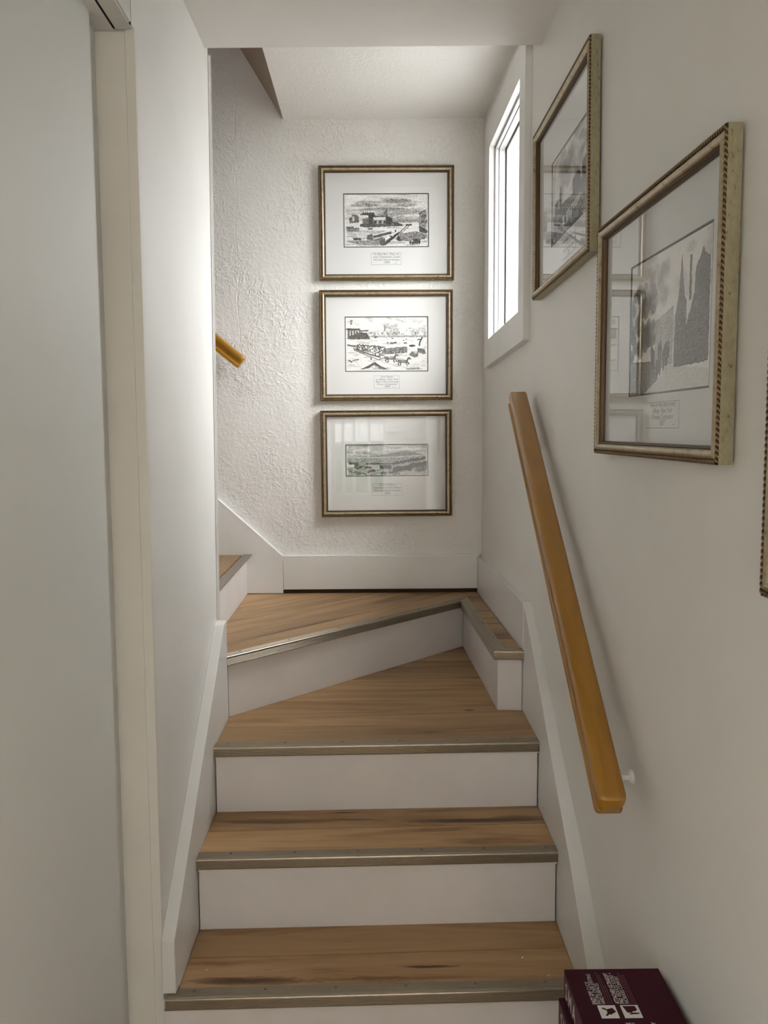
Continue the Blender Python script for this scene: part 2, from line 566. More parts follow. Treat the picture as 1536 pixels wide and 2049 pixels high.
# back wall
struct(MB().box(-2.1, 0.75, BACK, BACK + 0.15, -0.06, 4.6).build('wall_back', M['stucco']), 'white back wall with rough trowelled plaster')

# left wall: its far end leans a little
b = MB()
b.hexa([(XL - 0.09, 1.860, -0.06), (XL, 1.860, -0.06), (XL, 2.575, -0.06), (XL - 0.09, 2.575, -0.06),
        (XL - 0.09, 1.860, 2.60), (XL, 1.860, 2.60), (XL, 2.675, 2.60), (XL - 0.09, 2.675, 2.60)])
struct(b.build('wall_left', M['wall']), 'smooth white wall beside the lower stairs')
# partition that closes the upper flight on the near side
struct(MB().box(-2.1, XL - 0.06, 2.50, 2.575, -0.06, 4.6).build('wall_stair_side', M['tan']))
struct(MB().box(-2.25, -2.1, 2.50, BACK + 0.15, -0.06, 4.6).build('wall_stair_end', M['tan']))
# left wall nearer than the sliding door
b = MB()
b.box(XL - 0.12, XL, -1.00, -0.62, -0.06, 2.60)
b.box(XL - 0.12, XL, REAR - 0.2, -2.20, -0.06, 2.60)
b.box(XL - 0.12, XL, -2.20, -1.00, -0.06, 0.83)
b.box(XL - 0.12, XL, -2.20, -1.00, 2.17, 2.60)
struct(b.build('wall_left_near', M['wall']))
b = MB()  # unseen window added to bring fill light into the foreground
for y in (-2.20, -1.04):
    b.box(XL - 0.09, XL - 0.04, y, y + 0.04, 0.83, 2.17)
b.box(XL - 0.09, XL - 0.04, -2.20, -1.00, 0.83, 0.87)
b.box(XL - 0.09, XL - 0.04, -2.20, -1.00, 2.13, 2.17)
w3 = struct(b.build('fill_window', M['trim'], bevel=0.003))
MB().add([(XL - 0.065, -2.18, .85), (XL - 0.065, -1.02, .85), (XL - 0.065, -1.02, 2.15), (XL - 0.065, -2.18, 2.15)], [(0, 1, 2, 3)]).build('pane', M['windowglass'], w3)

# ceiling over the lower flight
b = MB()
b.hexa([(-0.75, REAR - 0.2, CEIL), (0.75, REAR - 0.2, CEIL), (0.75, 2.606, CEIL), (-0.75, 2.636, CEIL),
        (-0.75, REAR - 0.2, CEIL + 0.168), (0.75, REAR - 0.2, CEIL + 0.168), (0.75, 2.606, CEIL + 0.168), (-0.75, 2.636, CEIL + 0.168)])
struct(b.build('ceiling', M['ceiling'], bevel=0.003), 'plain ceiling over the lower stairs ending in a rough edge')
# raised plaster ceiling over the landing, its left edge turning into a sloped soffit
S0, S1, S2 = (-0.356, 2.684), (-0.62, 3.115), (-0.62, 4.6)
brown_shade_st = stucco_mat('skip_trowel_plaster_brown_shade', (0.46, 0.36, 0.275, 1), 0.5)  # brown of the soffit's shade is put into its plaster colour
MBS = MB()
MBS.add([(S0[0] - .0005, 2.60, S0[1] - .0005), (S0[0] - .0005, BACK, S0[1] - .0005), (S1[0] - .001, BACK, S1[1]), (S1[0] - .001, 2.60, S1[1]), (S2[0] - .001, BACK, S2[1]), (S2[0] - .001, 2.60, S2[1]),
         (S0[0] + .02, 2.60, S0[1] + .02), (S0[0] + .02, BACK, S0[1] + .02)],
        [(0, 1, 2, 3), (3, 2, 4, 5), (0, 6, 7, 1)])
struct(MBS.build('ceiling_slope', brown_shade_st), 'sloped soffit with brown shade in its colour left of the landing ceiling')
b = MB()
b.add([(0.75, 2.60, 2.690), (0.75, BACK + .02, 2.690), (S0[0], 2.60, S0[1]), (S0[0], BACK + .02, S0[1]),
       (S1[0], 2.60, S1[1]), (S1[0], BACK + .02, S1[1]), (S2[0], 2.60, S2[1]), (S2[0], BACK + .02, S2[1]),
       (0.75, 2.60, 4.6), (0.75, BACK + .02, 4.6)],
      [(0, 1, 3, 2), (2, 3, 5, 4), (4, 5, 7, 6), (6, 7, 9, 8), (8, 9, 1, 0), (0, 2, 4, 6, 8), (1, 9, 7, 5, 3)])
struct(b.build('ceiling_landing', M['stucco2']), 'raised rough plaster ceiling over the winding steps')
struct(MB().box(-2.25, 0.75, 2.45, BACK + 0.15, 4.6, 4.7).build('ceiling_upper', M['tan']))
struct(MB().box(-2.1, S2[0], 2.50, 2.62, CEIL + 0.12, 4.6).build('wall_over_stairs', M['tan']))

# rear wall behind the photographer with a glazed opening (seen only as reflection and light)
RX0, RX1, RZ0, RZ1 = -0.47, 0.13, 0.68, 1.56
b = MB()
b.box(-0.75, 0.75, REAR - 0.12, REAR, -0.06, RZ0)
b.box(-0.75, 0.75, REAR - 0.12, REAR, RZ1, 2.6)
b.box(-0.75, RX0, REAR - 0.12, REAR, RZ0, RZ1)
b.box(RX1, 0.75, REAR - 0.12, REAR, RZ0, RZ1)
struct(b.build('wall_rear', M['wall']))
b = MB()
for x in (RX0, -0.365, -0.245, -0.075, RX1 - 0.03):
    b.box(x, x + 0.035, REAR - 0.09, REAR - 0.04, RZ0, RZ1)
b.box(RX0, RX1, REAR - 0.09, REAR - 0.04, RZ0, RZ0 + 0.05)
b.box(RX0, RX1, REAR - 0.09, REAR - 0.04, RZ1 - 0.05, RZ1)
b.box(RX0, RX1, REAR - 0.09, REAR - 0.04, 1.12, 1.14)
w2 = struct(b.build('window_2', M['trim'], bevel=0.003))
MB().add([(RX0, REAR - 0.065, RZ0), (RX1, REAR - 0.065, RZ0), (RX1, REAR - 0.065, RZ1), (RX0, REAR - 0.065, RZ1)], [(0, 1, 2, 3)]).build('pane', M['windowglass'], w2)

# outdoors behind the photographer
struct(MB().box(-60, 60, -60, 60, -0.85, -0.8).build('ground', M['asphalt']))
struct(MB().box(-30, 30, -12.4, -12.2, -0.8, -0.79).build('road_marking', M['yellow']))

fac = MB().box(-9, 9, -16.3, -16, -0.8, 5.5).build('sky_screen_house', simple_mat('grey_siding', (0.36, 0.35, 0.33, 1), 0.8, 0, 0.1, 3))  # added, with the hedge, to screen off sky and dim the rear reflection
tag(fac, 'added grey house front screening the sky, seen only as a reflection', 'house')
hg = MB()
for k in range(40):
    cx_, r_ = -5 + k * 0.25, random.uniform(0.5, 0.9)
    hg.sweep([[(cx_ + math.cos(t) * r_ * q, -13.5 + math.sin(t) * r_ * q * .6, -0.8 + h) for t in [i * math.pi / 4 for i in range(8)]] for q, h in ((.7, 0), (1, .5), (.9, 1.1), (.4, 1.6 + r_ * .4))])
hg = hg.build('hedge', M['hedge'], smooth=True)
tag(hg, 'green hedge across the street, seen only as a reflection', 'hedge', None, 'stuff')

# ---- window 1 in the right wall
win = struct(MB().add([], []).build('window_1', M['trim']))
me = win.data
bmw = MB()
# reveal lining (four boards) is the window's own mesh
def lining(mb, o0, o1, t0, t1):
    rw_box(mb, WY1 - t1, WY1 - t0, WZ0, WZ1, o0, o1, zt)
    rw_box(mb, WY0 + t0, WY0 + t1, WZ0, WZ1, o0, o1, zt)
    rw_box(mb, WY0, WY1, WZ1 - t1, WZ1 - t0, o0, o1, zt)
    rw_box(mb, WY0, WY1, WZ0 + t0, WZ0 + t1, o0, o1, zt)
bpy.data.objects.remove(win)
lining(bmw, -0.095, -0.001, -0.004, 0.006)
win = struct(bmw.build('window_1', M['windowtrim'], bevel=0.0012), 'narrow white painted window high in the right wall')


def win_part(name, o0, o1, t0, t1, mat=None, bevel=0.0015):
    mb = MB()
    lining(mb, o0, o1, t0, t1)
    return mb.build(name, mat or M['windowtrim'], win, bevel=bevel)


win_part('inner_stop', -0.0135, -0.002, 0.006, 0.0085)
win_part('middle_stop', -0.038, -0.0155, 0.006, 0.011)
win_part('paint_joint', -0.0020, 0.0003, 0.0055, 0.0080, M['greyjoint'], 0)
win_part('paint_joint', -0.0155, -0.0135, 0.0055, 0.0080, M['greyjoint'], 0)
win_part('dark_joint', -0.0415, -0.0385, 0.006, 0.013, M['dark'], 0)
sash = win_part('sash', -0.060, -0.042, 0.006, 0.018)
sashglass = MB()
sashglass.add([RW(y, -0.052, zt(y, z)) for y, z in ((WY0 + .012, WZ0 + .012), (WY1 - .012, WZ0 + .012), (WY1 - .012, WZ1 - .012), (WY0 + .012, WZ1 - .012))], [(0, 1, 2, 3)])
sashglass.build('pane', M['windowglass'], sash)
# casing boards
CY0, CY1, CZ0, CZ1 = 2.716, 3.472, 1.697, 2.610
for (y0, y1, z0, z1) in ((CY0, CY1, CZ0, WZ0), (CY0, CY1, WZ1, CZ1), (CY0, WY0, WZ0, WZ1), (WY1, CY1, WZ0, WZ1)):
    mb = MB()
    rw_box(mb, y0, y1, z0, z1, 0.0, 0.021, zt)
    mb.build('casing_board', M['trim'], win, bevel=0.001)

# ---- door 1: sliding door in the left wall, its head and jamb
DX = -0.543
door = struct(MB().box(DX - 0.035, DX, -0.60, 1.776, 0.0, 2.42).build('door_1', M['door'], bevel=0.004), 'plain flush white sliding door at the left')
struct(MB().box(DX - 0.035, DX - 0.016, 1.70, 1.855, 0.0, 2.42).build('trim_1', M['door']))
# jamb boards that face the camera
b = MB()
b.box(DX - 0.04, -0.4985, 1.8555, 1.875, 0.0, 2.2480)
jm = struct(b.build('trim_2', M['jamb'], bevel=0.0015), 'cream painted door jamb beside the stair wall')
MB().box(-0.4985, XL + 0.0005, 1.8540, 1.872, 0.0, 2.2520).build('jamb_edge_strip', M['jamb'], jm, bevel=0.0012)
# head of the door opening with the slot of the track
b = MB()
b.box(DX - 0.02, -0.520, -0.62, 1.862, 2.2485, 2.60)
b.box(-0.5145, -0.4825, -0.62, 1.850, 2.2485, 2.60)
hd = struct(b.build('trim_3', M['door']), 'door head with the dark slot of a sliding track')
MB().box(-0.5205, -0.514, -0.62, 1.850, 2.2500, 2.32).build('track_slot', M['black'], hd)
MB().box(-0.4825, XL + 0.0005, -0.62, 1.8290, 2.2530, 2.60).build('head_board', M['door'], hd, bevel=0.0015)
MB().box(-0.4822, XL - 0.001, 1.8285, 1.8345, 2.2500, 2.60).build('dark_joint', M['dark'], hd)
MB().box(-0.4822, XL + 0.0002, 1.8340, 1.8610, 2.2505, 2.60).build('wall_return', M['wall'], hd)

# corner bead on the end of the left wall
def lean(z): return 2.575 + (z + 0.06) * 0.1 / 2.66 - 0.0
b = MB()
for x0, x1, d0, d1 in ((XL, XL + 0.0042, -0.001, 0.006), (XL - 0.004, XL + 0.0070, 0.0075, 0.012)):
    b.hexa([(x0, lean(0.872) + d0, 0.872), (x1, lean(0.872) + d0, 0.872), (x1, lean(0.872) + d1, 0.872), (x0, lean(0.872) + d1, 0.872),
            (x0, lean(2.535) + d0, 2.535), (x1, lean(2.535) + d0, 2.535), (x1, lean(2.535) + d1, 2.535), (x0, lean(2.535) + d1, 2.535)])
struct(b.build('trim_4', M['trim'], bevel=0.001), 'thin white corner bead on the wall end')

# ------------------------------------------------------------------ staircase
SK = 0.0222                       # the flight runs slightly out of square
RISE = 0.190
YR = {1: 1.8525, 2: 2.1116, 3: 2.3709}
ZT = {1: 0.19, 2: 0.38, 3: 0.57, 4: 0.76, 5: 0.926}
SXL, SXR = -0.449, 0.457
stairs = thing('staircase', (0, 1.85, 0), 'winding staircase of wood planks, white risers and ribbed metal nosings', 'stairs')
SO = stairs.location.copy()


def clip(poly, nx, ny, d):
    """keep nx*x+ny*y >= d"""
    out = []
    for i in range(len(poly)):
        a, c = poly[i], poly[(i + 1) % len(poly)]
        da, dc = nx * a[0] + ny * a[1] - d, nx * c[0] + ny * c[1] - d
        if da >= 0: out.append(a)
        if (da >= 0) != (dc >= 0):
            t = da / (da - dc)
            out.append((a[0] + (c[0] - a[0]) * t, a[1] + (c[1] - a[1]) * t))
    return out


def inset_gap(poly, ang, lo, hi, gap=0.0012):
    nx, ny = -math.sin(ang), math.cos(ang)
    p = clip(poly, nx, ny, lo + gap)
    return clip(p, -nx, -ny, -(hi - gap))


def planks(tread, poly, z, ang, cuts, mats, th=0.006):
    for k in range(len(cuts) - 1):
        p = inset_gap(poly, ang, cuts[k], cuts[k + 1])
        if len(p) < 3: continue
        area = abs(sum(p[i][0] * p[(i + 1) % len(p)][1] - p[(i + 1) % len(p)][0] * p[i][1] for i in range(len(p)))) / 2
        if area < 2e-4: continue
        mb = MB().prism([(x, y, z - th) for x, y in p], (0, 0, th))
        mb.build('plank', mats[k % len(mats)], tread, bevel=0.0007, segs=1, origin=SO)


def tread(poly, z, ang, cuts, mats, th=0.03):
    t = MB().prism([(x, y, z - th) for x, y in poly], (0, 0, th - 0.0062)).build('tread', M['dark'], stairs, origin=SO)
    planks(t, poly, z, ang, cuts, mats)
    return t


# ---- nosing profile: (outward offset from the riser face, height above the tread)
def nosing_profile():
    p = [(-0.0245, 0.0), (-0.0240, 0.0022)]
    o = -0.0215
    for k in range(6):
        p += [(o, 0.0026), (o + 0.0012, 0.0018), (o + 0.0024, 0.0018), (o + 0.0034, 0.0026)]
        o += 0.0046
    p += [(0.0085, 0.0030), (0.0120, 0.0024), (0.0140, 0.0008), (0.0148, -0.0015)]
    z = -0.0030
    for k in range(6):
        p += [(0.0150, z), (0.0140, z - 0.0008), (0.0140, z - 0.0018), (0.0150, z - 0.0026)]
        z -= 0.0034
    p += [(0.0146, -0.0250), (0.0125, -0.0262), (0.0, -0.0262), (0.0, -0.0030), (-0.0245, -0.0004)]
    return p


PROF = nosing_profile()


def nosing_run(pts, z, screws):
    """mitred nosing along pts; outward side is the right-hand side of travel"""
    n = len(pts)
    seg = [Vector((pts[i + 1][0] - pts[i][0], pts[i + 1][1] - pts[i][1])).normalized() for i in range(n - 1)]
    nor = [Vector((s.y, -s.x)) for s in seg]
    res = []
    for i in range(n - 1):
        rings = []
        for e in (0, 1):
            j = i + e
            a = nor[i]
            if 0 < j < n - 1:
                o = nor[i - 1] if e == 0 else nor[i + 1]
                m = (a + o)
                m = m / m.dot(a)
            else:
                m = a
            rings.append([(pts[j][0] + m.x * q[0], pts[j][1] + m.y * q[0], z + q[1]) for q in PROF])
        ob = MB().sweep(rings).build('nosing', M['nosing'], stairs, origin=SO)
        ln = (Vector(pts[i + 1]) - Vector(pts[i])).length
        for fr in screws[i]:
            c = Vector(pts[i]) + seg[i] * ln * fr - nor[i] * 0.0125
            mb = MB()
            rr = [[(c.x + math.cos(t) * r, c.y + math.sin(t) * r, z + h) for t in [k * math.pi / 4 for k in range(8)]]
                  for r, h in ((0.0032, 0.0015), (0.0032, 0.0030), (0.0022, 0.0041), (0.0006, 0.0036))]
            mb.sweep(rr)
            mb.build('screw', M['screw'], ob, origin=SO)
        res.append(ob)
    return res


# risers (child parts) --------------------------------------------------
def riser(p0, p1, z0, z1, th=0.018, name='riser'):
    d = Vector((p1[0] - p0[0], p1[1] - p0[1])).normalized()
    nx, ny = -d.y * th, d.x * th
    mb = MB().hexa([(p0[0], p0[1], z0), (p1[0], p1[1], z0), (p1[0] + nx, p1[1] + ny, z0), (p0[0] + nx, p0[1] + ny, z0),
                    (p0[0], p0[1], z1), (p1[0], p1[1], z1), (p1[0] + nx, p1[1] + ny, z1), (p0[0] + nx, p0[1] + ny, z1)])
    return mb.build(name, M['riser'], stairs, bevel=0.001, origin=SO)


def yr(i, x): return YR[i] + SK * x


for i in (1, 2, 3):
    x0, x1 = (XL + 0.002, SXR - 0.001) if i == 1 else (SXL + 0.001, SXR - 0.001)
    z0 = 0.0 if i == 1 else ZT[i - 1]
    riser((x0 + (0.002 if i > 1 else 0), yr(i, x0)), (x1 - (0.002 if i > 1 else 0), yr(i, x1)), z0, ZT[i] - 0.0065)
    # thin white ledge under the nosing
    mb = MB()
    mb.hexa([(x0 + .002, yr(i, x0) - 0.0105, ZT[i] - 0.0315), (x1, yr(i, x1) - 0.0105, ZT[i] - 0.0315), (x1, yr(i, x1) + 0.002, ZT[i] - 0.0315), (x0 + .002, yr(i, x0) + 0.002, ZT[i] - 0.0315),
             (x0 + .002, yr(i, x0) - 0.0105, ZT[i] - 0.0275), (x1, yr(i, x1) - 0.0105, ZT[i] - 0.0275), (x1, yr(i, x1) + 0.002, ZT[i] - 0.0275), (x0 + .002, yr(i, x0) + 0.002, ZT[i] - 0.0275)])
    mb.build('ledge', M['riser'], stairs, bevel=0.0008, origin=SO)

# riser 4: long diagonal, return along the narrow strip, short front
A4 = (-0.449, 2.612); B4 = (0.353, 3.462); C4 = (0.379, 2.655); D4 = (0.454, 2.648)
riser(A4, B4, ZT[3], ZT[4] - 0.0065)
riser(B4, C4, ZT[3], ZT[4] - 0.0065, 0.012)
riser(C4, D4, ZT[3], ZT[4] - 0.0065)
# riser 5 along the left side
A5 = (-0.535, 3.645); B5 = (-0.525, 2.622)
riser(B5, A5, ZT[4], ZT[5] - 0.0065)

# treads -----------------------------------------------------------------
wA = wood_mat('hickory_planks', 0.0, (), 1.0)
wB = wood_mat('hickory_planks_warm', 0.0, (), 1.08, 0.7)
w1 = wood_mat('hickory_plank_knots', 0.0, ((0.118, 1.9385, 0.075, 0.0062, 1.0, 0.008), (-0.300, 1.893, 0.150, 0.0170, 0.95, 0.030),
                                         (0.37, 1.884, 0.11, 0.0045, 0.9, 0.006), (-0.02, 1.895, 0.20, 0.0080, 0.5, 0.05)), 1.0)
w2b = wood_mat('hickory_plank_dark_streak', 0.0, ((0.270, 2.293, 0.215, 0.0150, 1.0, 0.012), (0.390, 2.306, 0.09, 0.018, 0.75, 0.02),
                                                (-0.085, 2.350, 0.055, 0.0055, 1.0, 0.004), (-0.27, 2.300, 0.17, 0.016, 0.6, 0.03),
                                                (-0.06, 2.306, 0.09, 0.006, 0.7, 0.012)), 0.92, 1.3)
w3b = wood_mat('hickory_plank_pin_knot', 0.0, ((0.285, 2.654, 0.020, 0.009, 1.0, 0.004), (0.0, 2.84, 0.26, 0.012, 0.28, 0.03)), 1.05)


def sk_cut(y): return y * math.cos(math.atan(SK))


ang0 = math.atan(0.031)
def cuts_at(ys, ang): return [y * math.cos(ang) for y in ys]
SX0, SX1 = SXL + 0.001, SXR - 0.001
for i, ys, mats in ((1, (1.5, 1.994, 2.6), [w1, wA]), (2, (1.5, 2.259, 2.6), [wB, w2b])):
    poly = [(SX0, yr(i, SX0) + 0.0205), (SX1, yr(i, SX1) + 0.0205), (SX1, yr(i + 1, SX1) + 0.004), (SX0, yr(i + 1, SX0) + 0.004)]
    tread(poly, ZT[i], ang0, cuts_at(ys, ang0), mats)
poly3 = [(SX0, yr(3, SX0) + 0.0205), (SX1, yr(3, SX1) + 0.0205), (SX1, 2.66), (0.385, 2.66), (0.360, 3.48), (0.34, 3.48), (SX0, 2.625)]
tread(poly3, ZT[3], 0.004, (1.5, 2.5205, 2.6405, 2.7605, 2.8805, 3.0005, 3.1205, 3.2405, 3.3605, 3.7), [wB, wB, w3b, wA, w3b, wB, wA, wB, wA])
# tread 4 (winder); its planks follow the diagonal riser
a4 = math.atan2(B4[1] - A4[1], B4[0] - A4[0])
w4 = wood_mat('hickory_planks_diagonal', a4, ((-0.30, 2.955, 0.36, 0.0120, 0.80, 0.012), (-0.30, 2.985, 0.20, 0.005, 0.6, 0.004), (-0.33, 3.02, 0.05, 0.003, 0.6, 0.01),
                                             (-0.30, 3.22, 0.42, 0.008, 0.30, 0.02), (0.05, 3.44, 0.30, 0.007, 0.25, 0.02)), 1.0)
w4b = wood_mat('hickory_strip_pieces', 0.0, ((0.43, 2.86, 0.07, 0.014, 0.75, 0.01), (0.42, 3.03, 0.07, 0.010, 0.6, 0.01), (0.41, 3.25, 0.07, 0.014, 0.65, 0.01)), 0.82, 1.2)
w4c = wood_mat('hickory_strip_dark_end', 0.0, (), 0.42, 1.0)
dn = Vector((-math.sin(a4), math.cos(a4)))
off4 = dn.dot(Vector(A4)) + 0.0205
poly4 = [(A4[0] + dn.x * 0.0205, A4[1] + dn.y * 0.0205), (B4[0] + 0.016, B4[1] + 0.045), (0.425, 3.54), (0.425, 3.638), (-0.535, 3.638), (-0.527, 2.66), (-0.47, 2.622)]
t4 = tread(poly4, ZT[4], a4, (off4 - 0.05, off4 + 0.105, off4 + 0.225, off4 + 0.345, off4 + 0.465, off4 + 0.8), [w4, w4, w4, w4, w4])
strip = [(0.3950, 2.662), (0.4535, 2.662), (0.4265, 3.539), (0.3700, 3.539)]
cy = [2.60, 2.80, 2.93, 3.05, 3.17, 3.30, 3.42, 3.60]
planks(t4, strip, ZT[4], 0.0, cy, [w4b, w4b, w4b, w4b])
# tread 5
poly5 = [(-1.0, 2.60), (-0.528, 2.60), (-0.538, 3.638), (-0.80, 3.638)]
tread([(-0.85, 2.622), (-0.5455, 2.622), (-0.5555, 3.638), (-0.85, 3.638)], ZT[5], math.radians(90), (0.50, 0.66, 0.78, 1.2), [wood_mat('hickory_planks_upper_flight', math.radians(97), (), 0.95)])

# nosings
for i in (1, 2, 3):
    x0, x1 = (XL + 0.009, SXR - 0.0005) if i == 1 else (SXL - 0.0, SXR + 0.0)
    if i == 1:
        sx = (-0.411, -0.252, -0.094, 0.065, 0.222, 0.382)
    elif i == 2:
        sx = (-0.367, -0.207, -0.047, 0.114, 0.272, 0.431)
    else:
        sx = (-0.414, -0.254, -0.093, 0.067, 0.227, 0.384)
    nosing_run([(x0, yr(i, x0)), (x1, yr(i, x1))], ZT[i], [[(s - x0) / (x1 - x0) for s in sx]])
nosing_run([(A4[0] - 0.010, A4[1] - 0.0106), B4, C4, (D4[0] + 0.004, D4[1])], ZT[4], [(0.06, 0.23, 0.42, 0.60, 0.78, 0.92), (0.30, 0.55, 0.80), (0.9,)])
nosing_run([(A5[0], 3.618), (B5[0], 2.622)], ZT[5], [()])
stn = [o for o in stairs.children if o.name.startswith('nosing')][-1]
for fr in (0.08, 0.2, 0.33, 0.47, 0.62, 0.78):
    y = 3.618 - fr * 1.018
    x = A5[0] + (B5[0] - A5[0]) * fr - 0.0 - 0.0125
    rr = [[(x + math.cos(t) * r, y + math.sin(t) * r, ZT[5] + h) for t in [k * math.pi / 4 for k in range(8)]] for r, h in ((0.0032, 0.0015), (0.0032, 0.0030), (0.0022, 0.0041), (0.0006, 0.0036))]
    MB().sweep(rr).build('screw', M['screw'], stn, origin=SO)

# the flight goes on up to the left, behind the wall
z = ZT[5]
for k in range(5):
    x = -0.84 - 0.215 * k
    riser((x, 2.622), (x, 3.615), z, z + 0.17)
    z += 0.178
    t = MB().box(x - 0.23, x + 0.012, 2.622, 3.615, z - 0.03, z).build('tread', wA, stairs, bevel=0.004, origin=SO)

# a few plaster crumbs lie on the bottom tread
for k, (x, y, zz, r) in enumerate(((0.345, 1.968, ZT[1], 0.0022), (0.392, 1.893, ZT[1] + .0026, 0.0022), (-0.398, 1.935, ZT[1], 0.0018))):
    mb = MB()
    ph = [random.uniform(0.7, 1.2) for _ in range(6)]
    rr = [[(x + math.cos(i * math.pi / 3) * r * ph[i] * s, y + math.sin(i * math.pi / 3) * r * ph[i] * s, zz + h) for i in range(6)] for s, h in ((0.8, 0.0), (1.0, r * 0.6), (0.4, r * 1.2))]
    o = mb.sweep(rr).build('plaster_crumb', M['plugs'], origin=(x, y, zz))
    o.location = (x, y, zz)
    tag(o, ['white crumb on the bottom tread, nearest the right skirting', 'white crumb beside the last screw of the bottom nosing at the maroon cartons',
            'tiny white crumb at the left end of the bottom tread'][k], 'crumb', 'plaster crumbs on the bottom tread')

# ------------------------------------------------------------------ skirting boards
def poly_board(name, pts, x0, x1, label=None, mat=None, bevel=0.002):
    """profile pts (y,z) between x0 and x1"""
    o = MB().prism([(x0, y, z) for y, z in pts], (x1 - x0, 0, 0)).build(name, mat or M['trim'], bevel=bevel)
    return struct(o, label)


poly_board('baseboard_left', [(1.8445, 0.1935), (1.8445, 0.318), (2.560, 0.868), (2.604, 0.872), (2.604, 0.30), (2.30, 0.02), (1.878, 0.02), (1.878, 0.1935)],
           XL, SXL, 'sloped white skirting board along the left side of the stairs')
# right: sloped lower board then level upper board
def rboard(name, pts, o_in, label=None):
    base = [(o_in(y), y, z) for y, z in pts]
    n = len(base)
    vs = [tuple(p) for p in base] + [(WX(y) + 0.0005, y, z) for y, z in pts]
    fs = [tuple(range(n)), tuple(range(2 * n - 1, n - 1, -1))] + [(i, (i + 1) % n, (i + 1) % n + n, i + n) for i in range(n)]
    return MB().add(vs, fs).build(name, M['trim'], bevel=0.002)


rb = struct(rboard('baseboard_right', [(1.775, 0.0), (1.775, 0.255), (2.003, 0.440), (2.190, 0.573), (2.352, 0.698), (2.648, 0.914), (2.648, 0.25), (2.35, 0.0)],
                   lambda y: SXR), 'sloped white skirting board along the right side of the stairs')
u = rboard('upper_board', [(2.6495, 0.50), (2.6495, 0.912), (3.644, 0.908), (3.644, 0.50)], lambda y: 0.4555 - 0.0262 * (y - 2.65))
u.parent = rb
b = MB().box(-0.384, 0.4295, 3.620, BACK, 0.7775, 0.9165)
bb = struct(b.build('baseboard_back', M['trim'], bevel=0.002), 'level white skirting board under the framed prints with a gap below')
bl = MB().prism([(x, 3.618, z) for x, z in ((-0.3848, 0.762), (-0.3848, 0.9170), (-2.05, 2.425), (-2.05, 1.0), (-0.60, 0.762))], (0, BACK - 3.618, 0)).build('sloped_board', M['trim'], bb, bevel=0.002)
cb = MB().box(-0.384, 0.4290, 3.6195, BACK, 0.9160, 0.9195)
cb.prism([(-0.3848, 3.6175, 0.9165), (-2.05, 3.6175, 2.4245), (-2.05, 3.6175, 2.4285), (-0.3848, 3.6175, 0.9205)], (0, BACK - 3.6175, 0))
cb.build('caulk_bead', simple_mat('bright_white_caulk', (0.90, 0.90, 0.88, 1), 0.4), bb)
MB().box(-0.384, 0.4290, 3.630, BACK, 0.7605, 0.7775).build('gap_shade_backing', M['dark'], bb)  # dark subfloor strip that also stands in for shade in the gap

# ------------------------------------------------------------------ handrails
def rail_profile(w=0.0525, h=0.0546):
    a = w / 2
    p = []
    r = 0.009
    for k in range(5):
        t = math.pi / 2 * k / 4
        p.append((-a + r - r * math.cos(t), -r + r * math.sin(t)))
    q = [(-x, z) for x, z in reversed(p)]
    top = p + q                                  # left shoulder up, right shoulder down
    right = [(a, -0.022), (a - 0.0045, -0.028), (a - 0.0045, -h + 0.014), (a - 0.0005, -h + 0.011), (a - 0.001, -h + 0.001), (a - 0.003, -h)]
    left = [(-x, z) for x, z in reversed(right)]
    return top + right + left


